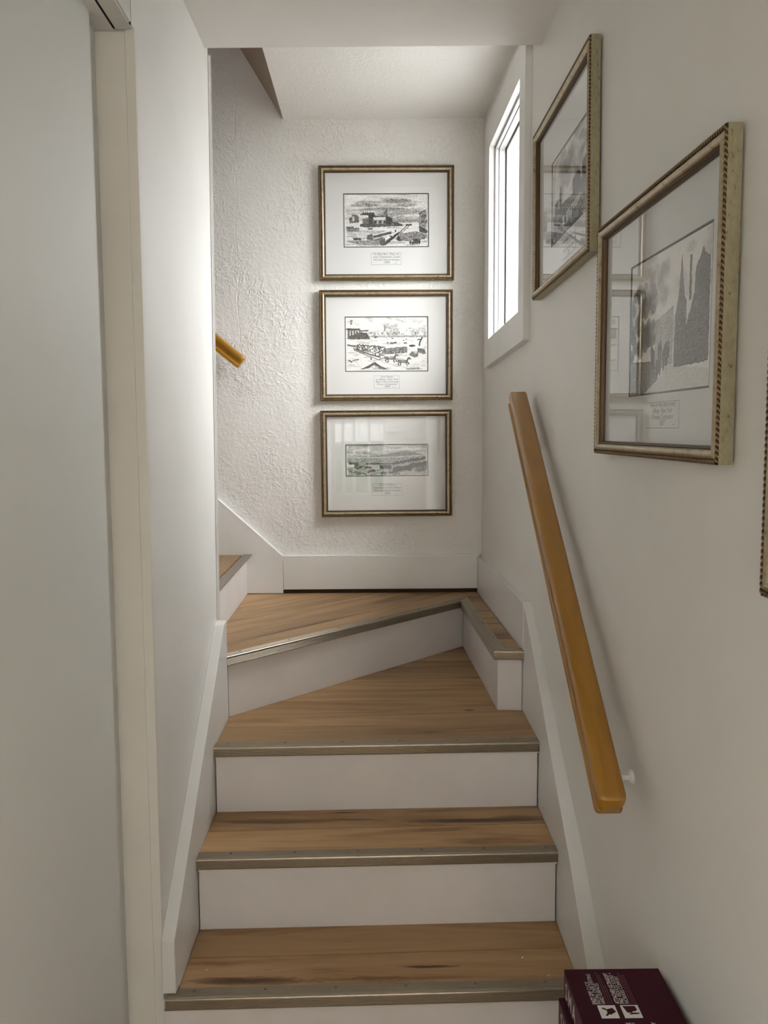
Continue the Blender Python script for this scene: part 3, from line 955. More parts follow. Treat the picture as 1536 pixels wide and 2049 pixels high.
def handrail(name, start, end, label, wall_pt, brackets, plate_dir, tail='lower'):
    """start/end: centre of the top face at both ends; local Y runs along the rail"""
    s, e = Vector(start), Vector(end)
    yv = (e - s).normalized()
    xv = yv.cross(Vector((0, 0, 1))).normalized()
    zv = xv.cross(yv)
    m3 = Matrix((xv, yv, zv)).transposed()
    root = thing(name, s, label, 'handrail', None, m3)
    Ln = (e - s).length
    prof = rail_profile()
    rings = []
    for y, sc in ((0.0, 0.80), (0.0025, 0.90), (0.008, 0.98), (0.014, 1.0), (Ln - 0.003, 1.0), (Ln, 0.965)):
        rings.append([(x * sc, y, -0.026 + (z + 0.026) * sc) for x, z in prof])
    MB().sweep(rings).build('rail', M['rail'], root, smooth=True)
    inv = (Matrix.Translation(s) @ m3.to_4x4()).inverted()
    for d in brackets:
        # wall plate and curved arm, in world axes then brought into the rail's frame
        c = s + yv * d + zv * -0.050
        wp = wall_pt(c)
        pd = Vector(plate_dir)
        pc = Vector(wp) + Vector((0, 0, -0.030))
        mb = MB()
        t1 = pd.cross(Vector((0, 0, 1))).normalized()
        rr = []
        for r, hgt in ((0.014, 0.0), (0.014, 0.003), (0.011, 0.006), (0.006, 0.008)):
            rr.append([inv @ (pc + pd * hgt + t1 * math.cos(a) * r + Vector((0, 0, 1)) * math.sin(a) * r) for a in [k * math.pi / 8 for k in range(16)]])
        mb.sweep(rr)
        path = []
        for k in range(9):
            t = k / 8
            path.append(pc + pd * (0.006 + ((c - pc).dot(pd) - 0.006) * math.sin(t * math.pi / 2)) + Vector((0, 0, 1)) * ((c - pc).z) * (1 - math.cos(t * math.pi / 2)))
        rr = []
        for k, q in enumerate(path):
            tg = (path[min(k + 1, 8)] - path[max(k - 1, 0)]).normalized()
            n1 = tg.cross(t1).normalized()
            rr.append([inv @ (q + t1 * math.cos(a) * 0.0065 + n1 * math.sin(a) * 0.0065) for a in [j * math.pi / 4 for j in range(8)]])
        mb.sweep(rr)
        # saddle plate under the rail
        for sgn in (1,):
            p = [inv @ (c + yv * a1 + xv * b1 + zv * c1) for c1 in (-0.002, 0.001) for a1, b1 in ((-0.03, -0.010), (0.03, -0.010), (0.03, 0.010), (-0.03, 0.010))]
            mb.hexa(p)
        br = mb.build('bracket', M['bracket'], root, smooth=True)
        for off in (-0.009, 0.009):
            sc = MB()
            q = pc + Vector((0, 0, off))
            sc.sweep([[inv @ (q + pd * hh + t1 * math.cos(a) * r + Vector((0, 0, 1)) * math.sin(a) * r) for a in [j * math.pi / 4 for j in range(8)]] for r, hh in ((0.0022, 0.003), (0.0022, 0.0070), (0.001, 0.0078))])
            sc.build('screw', M['bracket'], br)
    return root


handrail('handrail', (0.4305, 1.5246, 0.7741), (0.4305, 2.625, 1.5543), 'varnished wooden handrail sloping along the right wall under the framed prints',
         lambda c: (WX(c.y), c.y, c.z), (0.11, 1.20), (-1, -0.018, 0))
handrail('handrail', (-0.512, 3.566, 1.733), (-1.60, 3.566, 2.630), 'varnished wooden handrail end on the rough plaster wall left of the three prints',
         lambda c: (c.x, BACK, c.z), (0.28, 1.15), (0, -1, 0))


# ------------------------------------------------------------------ engraved pictures (drawn as ink on a fine grid)
class Art:
    def __init__(s, W, H, box, paper=0.90, seed=1):
        s.W, s.H = W, H
        s.x0, s.y0, s.x1, s.y1 = box           # coordinate window the drawing is laid out in
        s.g = np.full((H, W), paper)
        s.rs = np.random.RandomState(seed)
        s.X, s.Y = np.meshgrid(np.linspace(s.x0, s.x1, W), np.linspace(s.y0, s.y1, H))

    def noise(s, sx, sy, seed=None, oct=3):
        out = np.zeros((s.H, s.W)); amp = 1.0; tot = 0
        for o in range(oct):
            nx, ny = int(sx * 2 ** o) + 2, int(sy * 2 ** o) + 2
            gr = s.rs.rand(ny, nx)
            xs = np.linspace(0, nx - 1.001, s.W); ys = np.linspace(0, ny - 1.001, s.H)
            xi, yi = xs.astype(int), ys.astype(int)
            fx, fy = xs - xi, ys - yi
            fx = fx * fx * (3 - 2 * fx); fy = fy * fy * (3 - 2 * fy)
            a = gr[yi][:, xi]; b_ = gr[yi][:, xi + 1]; c = gr[yi + 1][:, xi]; d = gr[yi + 1][:, xi + 1]
            v = (a * (1 - fx) + b_ * fx) * (1 - fy)[:, None] + (c * (1 - fx) + d * fx) * fy[:, None]
            out += v * amp; tot += amp; amp *= 0.55
        return out / tot

    def mask(s, pts):
        m = np.zeros((s.H, s.W), bool)
        n = len(pts)
        for i in range(n):
            xa, ya = pts[i]; xb, yb = pts[(i + 1) % n]
            if ya == yb: continue
            c = ((s.Y > min(ya, yb)) & (s.Y <= max(ya, yb)))
            xi = xa + (s.Y - ya) * (xb - xa) / (yb - ya)
            m ^= c & (s.X < xi)
        return m

    def ell(s, cx, cy, rx, ry):
        return np.clip(1.5 * (1 - ((s.X - cx) / rx) ** 2 - ((s.Y - cy) / ry) ** 2), 0, 1)

    def put(s, m, val, a=1.0):
        m = m.astype(float) * a
        s.g = s.g * (1 - m) + val * m

    def poly(s, pts, val, a=1.0, tex=0.0):
        m = s.mask(pts).astype(float) * a
        if tex:
            m = m * np.clip(1 - tex + tex * 2.0 * s.hat(), 0, 1)
        s.g = s.g * (1 - m) + val * m

    _h = None
    def hat(s):
        if s._h is None: s._h = s.noise(s.W / 3.0, s.H / 1.6, oct=2)
        return s._h

    def line(s, p, q, w, val, a=1.0):
        px, py = p; dx, dy = q[0] - px, q[1] - py
        L2 = dx * dx + dy * dy + 1e-9
        t = np.clip(((s.X - px) * dx + (s.Y - py) * dy) / L2, 0, 1)
        d = np.hypot(s.X - px - t * dx, s.Y - py - t * dy)
        s.put(np.clip((w - d) / (0.6 * w) + 0.3, 0, 1), val, a)

    def pl(s, pts, w, val, a=1.0):
        for i in range(len(pts) - 1): s.line(pts[i], pts[i + 1], w, val, a)

    def vignette(s, m=0.05, paper=0.90):
        u = (s.X - s.x0) / (s.x1 - s.x0); v = (s.Y - s.y0) / (s.y1 - s.y0)
        n = s.noise(9, 7)
        d = np.minimum(np.minimum(u, 1 - u), np.minimum(v, 1 - v)) + (n - 0.5) * 0.06
        k = np.clip((m - d) / 0.02, 0, 1)
        s.g = s.g * (1 - k) + paper * k


def art_harbour():
    a = Art(400, 250, (345, 385, 1175, 905), 0.84, 3)
    st = a.noise(5, 26, oct=4)
    sky = np.clip((st - 0.42) * 3.5, 0, 1) * np.clip((690 - a.Y) / 60, 0, 1)
    a.put(sky, 0.52, 0.75)
    for cx, cy, rx, ry, v in ((860, 450, 170, 28, .38), (960, 490, 120, 20, .42), (560, 495, 170, 18, .42), (740, 530, 260, 18, .38), (900, 560, 280, 40, .50), (760, 590, 120, 30, .48)):
        a.put(a.ell(cx, cy, rx, ry) * np.clip(0.3 + 1.4 * a.noise(12, 14, oct=3), 0, 1), v, 0.75)
    a.poly([(345, 385), (620, 385), (440, 480), (345, 500)], 0.92, 0.8)
    # far shore
    a.poly([(830, 640), (1090, 630), (1090, 660), (830, 662)], 0.40, 0.8, 0.5)
    a.pl([(870, 640), (872, 620), (930, 600)], 5, 0.45, 0.7)
    # water / wharf ground
    wt = a.noise(4, 40, oct=3)
    a.put(np.clip((wt - 0.5) * 5, 0, 1) * (a.Y > 690), 0.45, 0.55)
    # left buildings
    a.poly([(395, 620), (420, 612), (420, 590), (470, 590), (485, 610), (490, 660), (400, 668)], 0.30, 1, 0.3)
    a.poly([(423, 600), (445, 598), (445, 655), (423, 655)], 0.8, 0.8)
    a.poly([(500, 590), (500, 610), (585, 612), (585, 590)], 0.82)
    a.poly([(500, 588), (530, 572), (640, 568), (645, 600), (590, 590)], 0.18)
    a.poly([(585, 590), (645, 580), (645, 680), (590, 680)], 0.16, 1, 0.2)
    for x in (530, 552, 574, 600, 625): a.poly([(x, 562), (x + 8, 562), (x + 8, 580), (x, 580)], 0.15)
    a.poly([(530, 625), (590, 620), (590, 680), (530, 680)], 0.35, 1, 0.5)
    # central warehouse
    a.poly([(632, 605), (760, 600), (755, 640), (632, 640)], 0.78)
    a.poly([(632, 600), (760, 596), (820, 622), (815, 630), (755, 606), (632, 610)], 0.2)
    a.poly([(755, 605), (822, 625), (822, 680), (760, 685)], 0.10)
    a.poly([(632, 640), (760, 640), (760, 682), (632, 680)], 0.60, 1, 0.4)
    for x in (640, 690, 735): a.poly([(x, 645), (x + 22, 645), (x + 22, 675), (x, 675)], 0.2)
    a.line((768, 540), (766, 600), 2.5, 0.2); a.poly([(768, 540), (735, 565), (740, 585), (768, 568)], 0.3, 1, .4)
    # quay
    a.poly([(500, 680), (900, 685), (925, 698), (560, 712), (500, 700)], 0.25, 1, 0.4)
    a.poly([(820, 660), (860, 665), (930, 690), (850, 700)], 0.14)
    # right building
    a.poly([(1088, 580), (1160, 535), (1170, 540), (1168, 760), (1088, 700)], 0.50, 1, 0.3)
    a.pl([(1086, 580), (1165, 535)], 4, 0.15)
    for yy in (595, 650):
        for x in (1112, 1132, 1150): a.poly([(x, yy), (x + 9, yy - 5), (x + 9, yy + 22), (x, yy + 22)], 0.25)
    a.poly([(1088, 705), (1168, 740), (1160, 775), (1092, 760)], 0.18, 1, 0.3)
    # rail line and small boats
    a.pl([(960, 700), (880, 780)], 3, 0.35); a.pl([(1000, 690), (900, 780)], 2, 0.4)
    for x, y, r in ((600, 728, 28), (880, 692, 40), (975, 690, 26), (1000, 688, 18)): a.put(a.ell(x, y, r, 7), 0.12)
    a.poly([(352, 720), (490, 718), (490, 748), (380, 752)], 0.42, 1, 0.3)
    a.poly([(365, 708), (435, 706), (435, 720), (365, 722)], 0.3)
    # barges
    a.poly([(570, 800), (790, 745), (810, 760), (640, 812)], 0.88)
    a.poly([(620, 800), (808, 755), (810, 775), (640, 818)], 0.22)
    a.poly([(568, 795), (618, 780), (628, 838), (570, 835)], 0.30, 1, 0.5)
    a.poly([(725, 835), (860, 752), (880, 765), (800, 820), (745, 862)], 0.86)
    a.poly([(745, 858), (880, 762), (875, 785), (740, 902), (700, 900)], 0.07)
    a.poly([(690, 845), (745, 820), (750, 870), (700, 895)], 0.25, 1, 0.5)
    a.put(a.ell(805, 802, 14, 6), 0.1); a.put(a.ell(852, 750, 6, 14), 0.12)
    # carts and cattle
    for x, y, rx, ry in ((455, 828, 26, 12), (492, 832, 24, 11), (880, 825, 20, 24), (900, 836, 26, 14), (882, 803, 6, 12)): a.put(a.ell(x, y, rx, ry) > .3, 0.12)
    # ground shading
    a.poly([(900, 780), (1050, 755), (1165, 790), (1140, 830), (960, 850), (890, 840)], 0.40, 0.9, 0.5)
    a.poly([(360, 850), (680, 842), (690, 898), (480, 880)], 0.42, 0.8, 0.6)
    a.poly([(620, 840), (720, 812), (740, 830), (700, 850)], 0.35, 0.9, 0.3)
    for x, h in ((1000, 40), (1035, 64), (1052, 58), (1068, 62), (1088, 56), (1020, 30)):
        a.put(a.ell(x, 885 - h / 2, 8, h / 2) > .2, 0.10)
    a.vignette(0.03, 0.84)
    return a.g


def art_sleigh():
    a = Art(400, 260, (352, 345, 1168, 878), 0.87, 5)
    st = a.noise(9, 12, oct=4)
    a.put(np.clip((st - 0.46) * 4, 0, 1) * (a.Y < 480), 0.60, 0.8)
    a.put(np.clip(1 - abs(a.Y - 505) / 40, 0, 1) * (np.clip((a.noise(60, 20, oct=2) - .35) * 3, 0, 1)) * (a.X > 560), 0.38, 0.85)
    a.put(np.clip(1 - abs(a.Y - 535) / 14, 0, 1) * (a.X > 560) * a.hat(), 0.2, 0.9)
    a.line((742, 430), (744, 480), 4, 0.4)
    # station, left
    a.poly([(352, 455), (400, 418), (520, 455)], 0.85); a.poly([(352, 455), (495, 458), (488, 470), (352, 468)], 0.15)
    a.poly([(355, 468), (470, 468), (470, 540), (355, 540)], 0.30, 1, 0.3)
    for x in (362, 390, 418, 446): a.poly([(x, 472), (x + 14, 472), (x + 14, 528), (x, 528)], 0.85)
    a.poly([(480, 472), (575, 474), (575, 482), (480, 484)], 0.3); a.poly([(490, 490), (560, 500), (595, 560), (430, 562), (360, 555)], 0.25, 1, 0.6)
    a.put(a.ell(408, 380, 15, 12), 0.25, .8); a.put(a.ell(408, 408, 10, 12), 0.3, .8)
    a.put(a.ell(560, 525, 8, 26) > .2, 0.12)
    # people on the ice
    for x, y, rx, ry in ((770, 598, 5, 8), (820, 602, 30, 7), (848, 598, 14, 8), (948, 602, 16, 6), (655, 545, 14, 4), (1015, 628, 34, 10), (820, 556, 10, 3), (955, 560, 8, 3), (930, 575, 6, 3)): a.put(a.ell(x, y, rx, ry) > .2, 0.15)
    # big sleigh with passengers
    a.pl([(360, 618), (470, 640)], 5, 0.3, .8)
    a.poly([(450, 655), (560, 668), (640, 700), (700, 705), (745, 670), (745, 715), (680, 742), (560, 712), (455, 672)], 0.45, .8, 0.6)
    for k in range(120):
        u = a.rs.rand(); x = 462 + 285 * u
        y = 640 + 30 * u + a.rs.uniform(-22, 26)
        a.put(a.ell(x, y, a.rs.uniform(2, 6), a.rs.uniform(4, 9)) > .3, 0.08 + 0.25 * a.rs.rand(), .9)
    for k in range(26):
        x = 470 + k * 10.5; a.put(a.ell(x, 618 + k * .9 + a.rs.uniform(-5, 5), 4.5, 6) > .3, .12)
    for k in range(34):
        u = a.rs.rand(); a.put(a.ell(470 + 270 * u, 648 + 26 * u + a.rs.uniform(-14, 18), 5, 4) > .3, .85, .9)
    a.put(a.ell(590, 702, 55, 9), 0.93, .9)
    a.put((a.ell(668, 714, 24, 22) > 0), 0.9); a.put((a.ell(668, 714, 24, 22) > 0) & (a.ell(668, 714, 18, 16) <= 0), 0.15)
    a.pl([(430, 655), (600, 716), (700, 748)], 2.2, 0.15); a.pl([(430, 668), (560, 722), (680, 768), (745, 745)], 2, 0.25)
    a.pl([(600, 740), (605, 765)], 4, 0.25)
    # palisade
    for x in range(748, 962, 10):
        a.poly([(x, 655 - (x - 745) * .08 + a.rs.uniform(-6, 3)), (x + 4, 655 - (x - 745) * .08), (x + 4, 712 - (x - 745) * .06), (x, 714 - (x - 745) * .06)], 0.15)
    # horses
    for hx, hy in ((800, 752), (925, 785)):
        a.put(a.ell(hx, hy, 46, 15) > .1, 0.32, .9); a.put(a.ell(hx - 4, hy - 5, 34, 7), 0.85, .9)
        a.put(a.ell(hx - 34, hy - 2, 16, 15) > .2, .35, .8)
        a.poly([(hx + 28, hy - 8), (hx + 52, hy - 42), (hx + 66, hy - 40), (hx + 80, hy - 24), (hx + 72, hy - 20), (hx + 58, hy - 26), (hx + 44, hy + 4)], 0.25, .95, .3)
        for pts in ([(-40, 6), (-52, 22), (-44, 40)], [(-32, 8), (-22, 24), (-30, 40)], [(30, 6), (52, 14), (60, 32)], [(34, 8), (30, 26), (44, 42)]):
            a.pl([(hx + u, hy + v) for u, v in pts], 3.0, 0.2)
        a.pl([(hx - 48, hy - 8), (hx - 62, hy + 6)], 3, .25)
    a.pl([(690, 712), (760, 745)], 1.5, .3); a.pl([(845, 748), (885, 775)], 1.5, .3)
    # boats right, tree
    a.pl([(1088, 625), (1090, 595), (1115, 550)], 6, 0.2); a.pl([(1072, 568), (1100, 566)], 4, .2)
    a.poly([(1070, 655), (1135, 665), (1150, 705), (1130, 712), (1075, 690)], 0.3, 1, 0.4)
    a.poly([(1010, 690), (1075, 690), (1075, 735), (1040, 745), (985, 720)], 0.35, 1, 0.45); a.put(a.ell(1050, 700, 22, 10), .9)
    # foreground roof and snow lines
    a.poly([(495, 866), (590, 818), (640, 790), (700, 830), (775, 866), (690, 858), (635, 830), (580, 850)], 0.2, 1, 0.3)
    a.put(a.mask([(560, 860), (632, 815), (700, 850), (640, 846), (600, 856)]), .9, .7)
    a.pl([(630, 830), (640, 866)], 6, .9)
    hh = a.noise(7, 34, oct=3)
    a.put(np.clip((hh - .56) * 7, 0, 1) * (a.Y > 560), 0.55, .45)
    a.poly([(360, 612), (470, 628), (450, 640), (360, 622)], .35, .9, .4)
    a.pl([(380, 770), (410, 790)], 5, .3); a.pl([(420, 775), (480, 765)], 3, .35); a.pl([(960, 862), (1085, 858)], 4, .45)
    a.vignette(0.02, 0.87)
    return a.g


def art_panorama():
    a = Art(400, 155, (360, 425, 1168, 735), 0.88, 8)
    st = a.noise(7, 12, oct=4)
    a.put(np.clip(0.35 + (st - 0.4) * 3, 0, 1) * (a.Y < 545), 0.60, 0.9)
    a.put(a.ell(620, 470, 220, 35) * a.hat(), 0.82, .8)
    # far hills
    m = (a.Y > 545 - 45 * np.exp(-((a.X - 930) / 190) ** 2) - 8 * a.noise(40, 2)) & (a.Y < 548)
    a.put(m, 0.40, .8)
    a.poly([(360, 540), (700, 545), (1160, 522), (1160, 545), (700, 562), (360, 552)], 0.72, .9)
    a.poly([(360, 552), (700, 562), (1160, 542), (1160, 575), (850, 612), (360, 610)], 0.52, .9, .4)
    a.poly([(860, 548), (935, 540), (935, 552), (860, 560)], .9)
    a.poly([(560, 612), (840, 612), (1165, 545), (1165, 735), (360, 735), (360, 590)], 0.60, 1, .35)
    # tree belts
    def trees(x0, x1, f, r, v, n):
        for k in range(n):
            x = a.rs.uniform(x0, x1); y = f(x) + a.rs.uniform(-r, r)
            rr = a.rs.uniform(.6, 1.2) * r
            a.put(a.ell(x, y, rr * 1.1, rr) * np.clip(.4 + 1.3 * a.hat(), 0, 1), v + .10 * a.rs.rand(), 1)
    trees(560, 840, lambda x: 615, 4, .08, 90)
    trees(830, 1165, lambda x: 612 - (x - 830) * .16, 9, .08, 110)
    a.poly([(600, 625), (820, 640), (830, 665), (620, 680), (600, 640)], .74, .9, .3)
    trees(700, 800, lambda x: 650, 12, .06, 60)
    trees(990, 1160, lambda x: 640 - (x - 990) * .12, 14, .10, 90)
    trees(830, 1000, lambda x: 675 - (x - 830) * .10, 15, .03, 90)
    trees(360, 470, lambda x: 612 + (x - 360) * .1, 13, .15, 26)
    trees(440, 600, lambda x: 650, 11, .18, 26)
    trees(570, 660, lambda x: 690, 9, .14, 18)
    trees(700, 760, lambda x: 718, 12, .08, 12); trees(790, 900, lambda x: 715, 11, .10, 18)
    trees(1060, 1160, lambda x: 680, 18, .28, 24)
    a.poly([(380, 620), (440, 620), (440, 650), (380, 650)], .85)
    a.pl([(360, 680), (500, 722)], 4, .35); a.pl([(370, 665), (560, 725)], 3, .4); a.pl([(600, 700), (720, 690)], 5, .85)
    a.poly([(640, 715), (1160, 690), (1160, 735), (640, 735)], .8, .5)
    a.vignette(0.025, 0.88)
    return a.g


def art_storm():
    """engraving under dark storm clouds, frame nearest the window"""
    a = Art(400, 257, (0, 0, 100, 64), 0.88, 14)
    st = a.noise(6, 8, oct=4)
    a.put(np.clip(.25 + (st - .42) * 3, 0, 1) * (a.Y < 46), 0.52, .9)
    a.put(a.ell(60, 14, 40, 12) * st, 0.3, .9); a.put(a.ell(20, 20, 22, 8), .7, .5)
    a.poly([(0, 44), (30, 40), (62, 42), (100, 37), (100, 64), (0, 64)], 0.34, 1, .3)
    a.poly([(8, 34), (18, 34), (18, 44), (8, 44)], .22); a.poly([(22, 30), (25, 24), (28, 30), (28, 44), (22, 44)], .2)
    a.poly([(60, 32), (74, 30), (80, 33), (80, 42), (60, 44)], .16)
    a.poly([(84, 28), (96, 25), (100, 27), (100, 42), (84, 42)], .2)
    a.poly([(30, 50), (80, 46), (86, 50), (50, 58), (32, 57)], .72, .9, .3)
    for k in range(26): x = a.rs.uniform(4, 96); y = a.rs.uniform(50, 60); a.put(a.ell(x, y, 1.0, 2.4) > .2, .12)
    a.vignette(0.02, .88)
    return a.g


def art_avenue():
    """street with tall spires and trees, nearer frame"""
    a = Art(400, 247, (0, 0, 100, 62), 0.90, 21)
    st = a.noise(6, 6, oct=4)
    a.put(np.clip((st - .45) * 3, 0, 1) * (a.Y < 40), .66, .8)
    # spires at the right half
    D = .40  # ink lightened to stand in for the wall's reflection on the glass
    a.poly([(60, 44), (61, 30), (64, 24), (66, 14), (67.2, 6), (68.4, 14), (71, 24), (73, 26), (73, 48), (60, 50)], D, 1, .12)
    a.poly([(76.3, 26), (76.5, 8), (78, 8), (78.4, 26)], D)
    a.poly([(78, 30), (82, 24), (83, 14), (88, 10), (90, 7), (92, 10), (97, 12), (97, 52), (60, 52), (60, 40), (72, 38)], D, 1, .12)
    a.put(a.ell(77, 4.5, 7, 2.6) * st, .55, .8)
    # trees left
    for k in range(70):
        x = a.rs.uniform(-2, 34); y = a.rs.uniform(12, 46)
        if y > 46 - (x * .2): continue
        a.put(a.ell(x, y, 4.4, 3.2) * np.clip(.3 + a.hat(), 0, 1), .28 + .1 * a.rs.rand(), .9)
    for k in range(30):
        x = a.rs.uniform(22, 52); y = a.rs.uniform(6, 26)
        a.put(a.ell(x, y, 4.5, 3.5) * np.clip(a.hat(), 0, 1), .55, .7)
    a.poly([(36, 30), (58, 26), (58, 50), (36, 52)], .62, .9, .6)
    for k in range(22): x = a.rs.uniform(30, 60); a.put(a.ell(x, 47 + a.rs.uniform(-5, 5), 1.1, 4) > .2, .3)
    a.poly([(30, 62), (52, 50), (62, 52), (100, 55), (100, 62)], .82, .9)
    a.poly([(0, 46), (30, 48), (40, 56), (20, 62), (0, 62)], .45, .9, .4)
    a.vignette(0.012, .90)
    return a.g


def engrave(g, seed=4, k=1.0):
    """wood-engraving finish: wavering edges, outlines and broken tone lines"""
    rs = np.random.RandomState(seed)
    H, W = g.shape
    def nz(nx, ny):
        gr = rs.rand(ny + 2, nx + 2)
        xs = np.linspace(0, nx, W); ys = np.linspace(0, ny, H)
        xi, yi = xs.astype(int), ys.astype(int); fx, fy = xs - xi, ys - yi
        return (gr[yi][:, xi] * (1 - fx) + gr[yi][:, xi + 1] * fx) * (1 - fy)[:, None] + (gr[yi + 1][:, xi] * (1 - fx) + gr[yi + 1][:, xi + 1] * fx) * fy[:, None]
    dx = (nz(70, 45) - .5) * 2.4 + (nz(190, 120) - .5) * 2.0
    dy = (nz(70, 45) - .5) * 2.2 + (nz(190, 120) - .5) * 2.0
    Y, X = np.mgrid[0:H, 0:W]
    g = g[np.clip((Y + dy).round().astype(int), 0, H - 1), np.clip((X + dx).round().astype(int), 0, W - 1)]
    gy, gx = np.gradient(g)
    edge = np.clip(np.hypot(gx, gy) * 2.6 - 0.12, 0, 0.6)
    mid = np.clip(1 - abs(g - 0.5) * 1.9, 0, 1)
    lines = 0.5 + 0.5 * np.sin(Y * 2.1 + nz(10, 8) * 14 + X * 0.25 * (nz(6, 5) - .5))
    tone = ((lines - 0.5) * 0.34 + (nz(W // 3, H // 2) - 0.5) * 0.75) * k
    g = g + tone * mid - edge
    dark = np.clip(1 - g * 3.2, 0, 1)
    g = g + dark * (nz(W // 3, H // 2) > 0.60) * 0.42 * k
    return np.clip(g, 0.04, 0.96)


def ink_plane(name, g, x0, x1, y0, y1, h, mat, parent):
    H, W = g.shape
    xs = np.linspace(x0, x1, W); ys = np.linspace(y1, y0, H)
    X, Y = np.meshgrid(xs, ys)
    co = np.zeros((H * W, 3), np.float32)
    co[:, 0] = X.ravel(); co[:, 1] = Y.ravel(); co[:, 2] = h
    idx = np.arange(H * W).reshape(H, W)
    q = np.stack([idx[1:, :-1], idx[1:, 1:], idx[:-1, 1:], idx[:-1, :-1]], -1).reshape(-1, 4)
    me = bpy.data.meshes.new(name)
    me.vertices.add(H * W); me.vertices.foreach_set('co', co.ravel())
    me.loops.add(q.size); me.loops.foreach_set('vertex_index', q.ravel().astype(np.int32))
    me.polygons.add(len(q)); me.polygons.foreach_set('loop_start', (np.arange(len(q)) * 4).astype(np.int32))
    me.update(calc_edges=True)
    at = me.color_attributes.new('ink', 'FLOAT_COLOR', 'POINT')
    lin = np.clip(g, 0.02, 1) ** 2.0
    col = np.ones((H * W, 4), np.float32)
    col[:, 0] = lin.ravel(); col[:, 1] = (lin * 0.99).ravel(); col[:, 2] = (lin * 0.955).ravel()
    at.data.foreach_set('color', col.ravel())
    me.materials.append(mat)
    ob = bpy.data.objects.new(name, me)
    scene.collection.objects.link(ob)
    ob.parent = parent
    return ob


def text_mesh(name, body, size, loc, mat, parent, shear=0.0, align='CENTER', extrude=0.0, rot=None, sx=1.0, bold=0.0, spacing=1.0, line=1.0):
    cu = bpy.data.curves.new(name + '_curve', 'FONT')
    cu.body = body
    cu.size = size
    cu.shear = shear
    cu.align_x = align
    cu.extrude = extrude
    cu.offset = bold
    cu.space_character = spacing
    cu.space_line = line
    cu.resolution_u = 2
    tmp = bpy.data.objects.new('tmp', cu)
    scene.collection.objects.link(tmp)
    dg = bpy.context.evaluated_depsgraph_get()
    me = bpy.data.meshes.new_from_object(tmp.evaluated_get(dg))
    bpy.data.objects.remove(tmp)
    bpy.data.curves.remove(cu)
    me.name = name
    me.materials.clear()
    me.materials.append(mat)
    if sx != 1.0:
        for v in me.vertices: v.co.x *= sx
    ob = bpy.data.objects.new(name, me)
    scene.collection.objects.link(ob)
    ob.parent = parent
    ob.location = loc
    if rot is not None: ob.rotation_euler = rot
    return ob


# ------------------------------------------------------------------ framed prints
FD = 0.026                          # frame depth
FPROF = [(0.0, 0.0), (0.0, 0.0205), (0.0065, 0.0205), (0.0075, 0.0215), (0.0100, 0.0245), (0.0135, 0.0258), (0.0165, 0.0250), (0.0190, 0.0225),
         (0.0205, 0.0195), (0.0212, 0.0182), (0.0222, 0.0190), (0.0236, 0.0190), (0.0246, 0.0175), (0.0256, 0.0150), (0.0262, 0.0105), (0.0262, 0.0)]


def rope_strip(name, p0, p1, parent, r=0.0034, pitch=0.0082):
    p0, p1 = Vector(p0), Vector(p1)
    d = (p1 - p0); Ln = d.length; d.normalize()
    n1 = Vector((0, 0, 1)); n2 = d.cross(n1)
    k = 8
    n = int(Ln / 0.00125)
    th = np.arange(k) * 2 * np.pi / k
    s = np.linspace(0, Ln, n + 1)
    TH, S = np.meshgrid(th, s)
    ph = np.cos(2 * TH - 2 * np.pi * S / pitch)
    R = r * (0.86 + 0.26 * ph)
    P = (np.array(p0)[None, None, :] + np.array(d)[None, None, :] * S[..., None] + np.array(n1)[None, None, :] * (R * np.sin(TH))[..., None] + np.array(n2)[None, None, :] * (R * np.cos(TH))[..., None])
    idx = np.arange((n + 1) * k).reshape(n + 1, k)
    q = np.stack([idx[:-1], np.roll(idx, -1, 1)[:-1], np.roll(idx, -1, 1)[1:], idx[1:]], -1).reshape(-1, 4)
    me = bpy.data.meshes.new(name)
    me.vertices.add((n + 1) * k); me.vertices.foreach_set('co', P.astype(np.float32).ravel())
    me.loops.add(q.size); me.loops.foreach_set('vertex_index', q.ravel().astype(np.int32))
    me.polygons.add(len(q)); me.polygons.foreach_set('loop_start', (np.arange(len(q)) * 4).astype(np.int32))
    me.polygons.foreach_set('use_smooth', np.ones(len(q), bool))
    me.update(calc_edges=True)
    at = me.color_attributes.new('ink', 'FLOAT_COLOR', 'POINT')
    t = np.clip((ph.ravel() - 0.05) / 0.95, 0, 1)[:, None]
    lo = np.array([[0.036, 0.015, 0.007]]); hi = np.array([[0.38, 0.25, 0.11]])
    col = np.ones(((n + 1) * k, 4), np.float32); col[:, :3] = lo * (1 - t) + hi * t
    at.data.foreach_set('color', col.ravel())
    me.materials.append(M['rope'])
    ob = bpy.data.objects.new(name, me)
    scene.collection.objects.link(ob)
    ob.parent = parent
    return ob


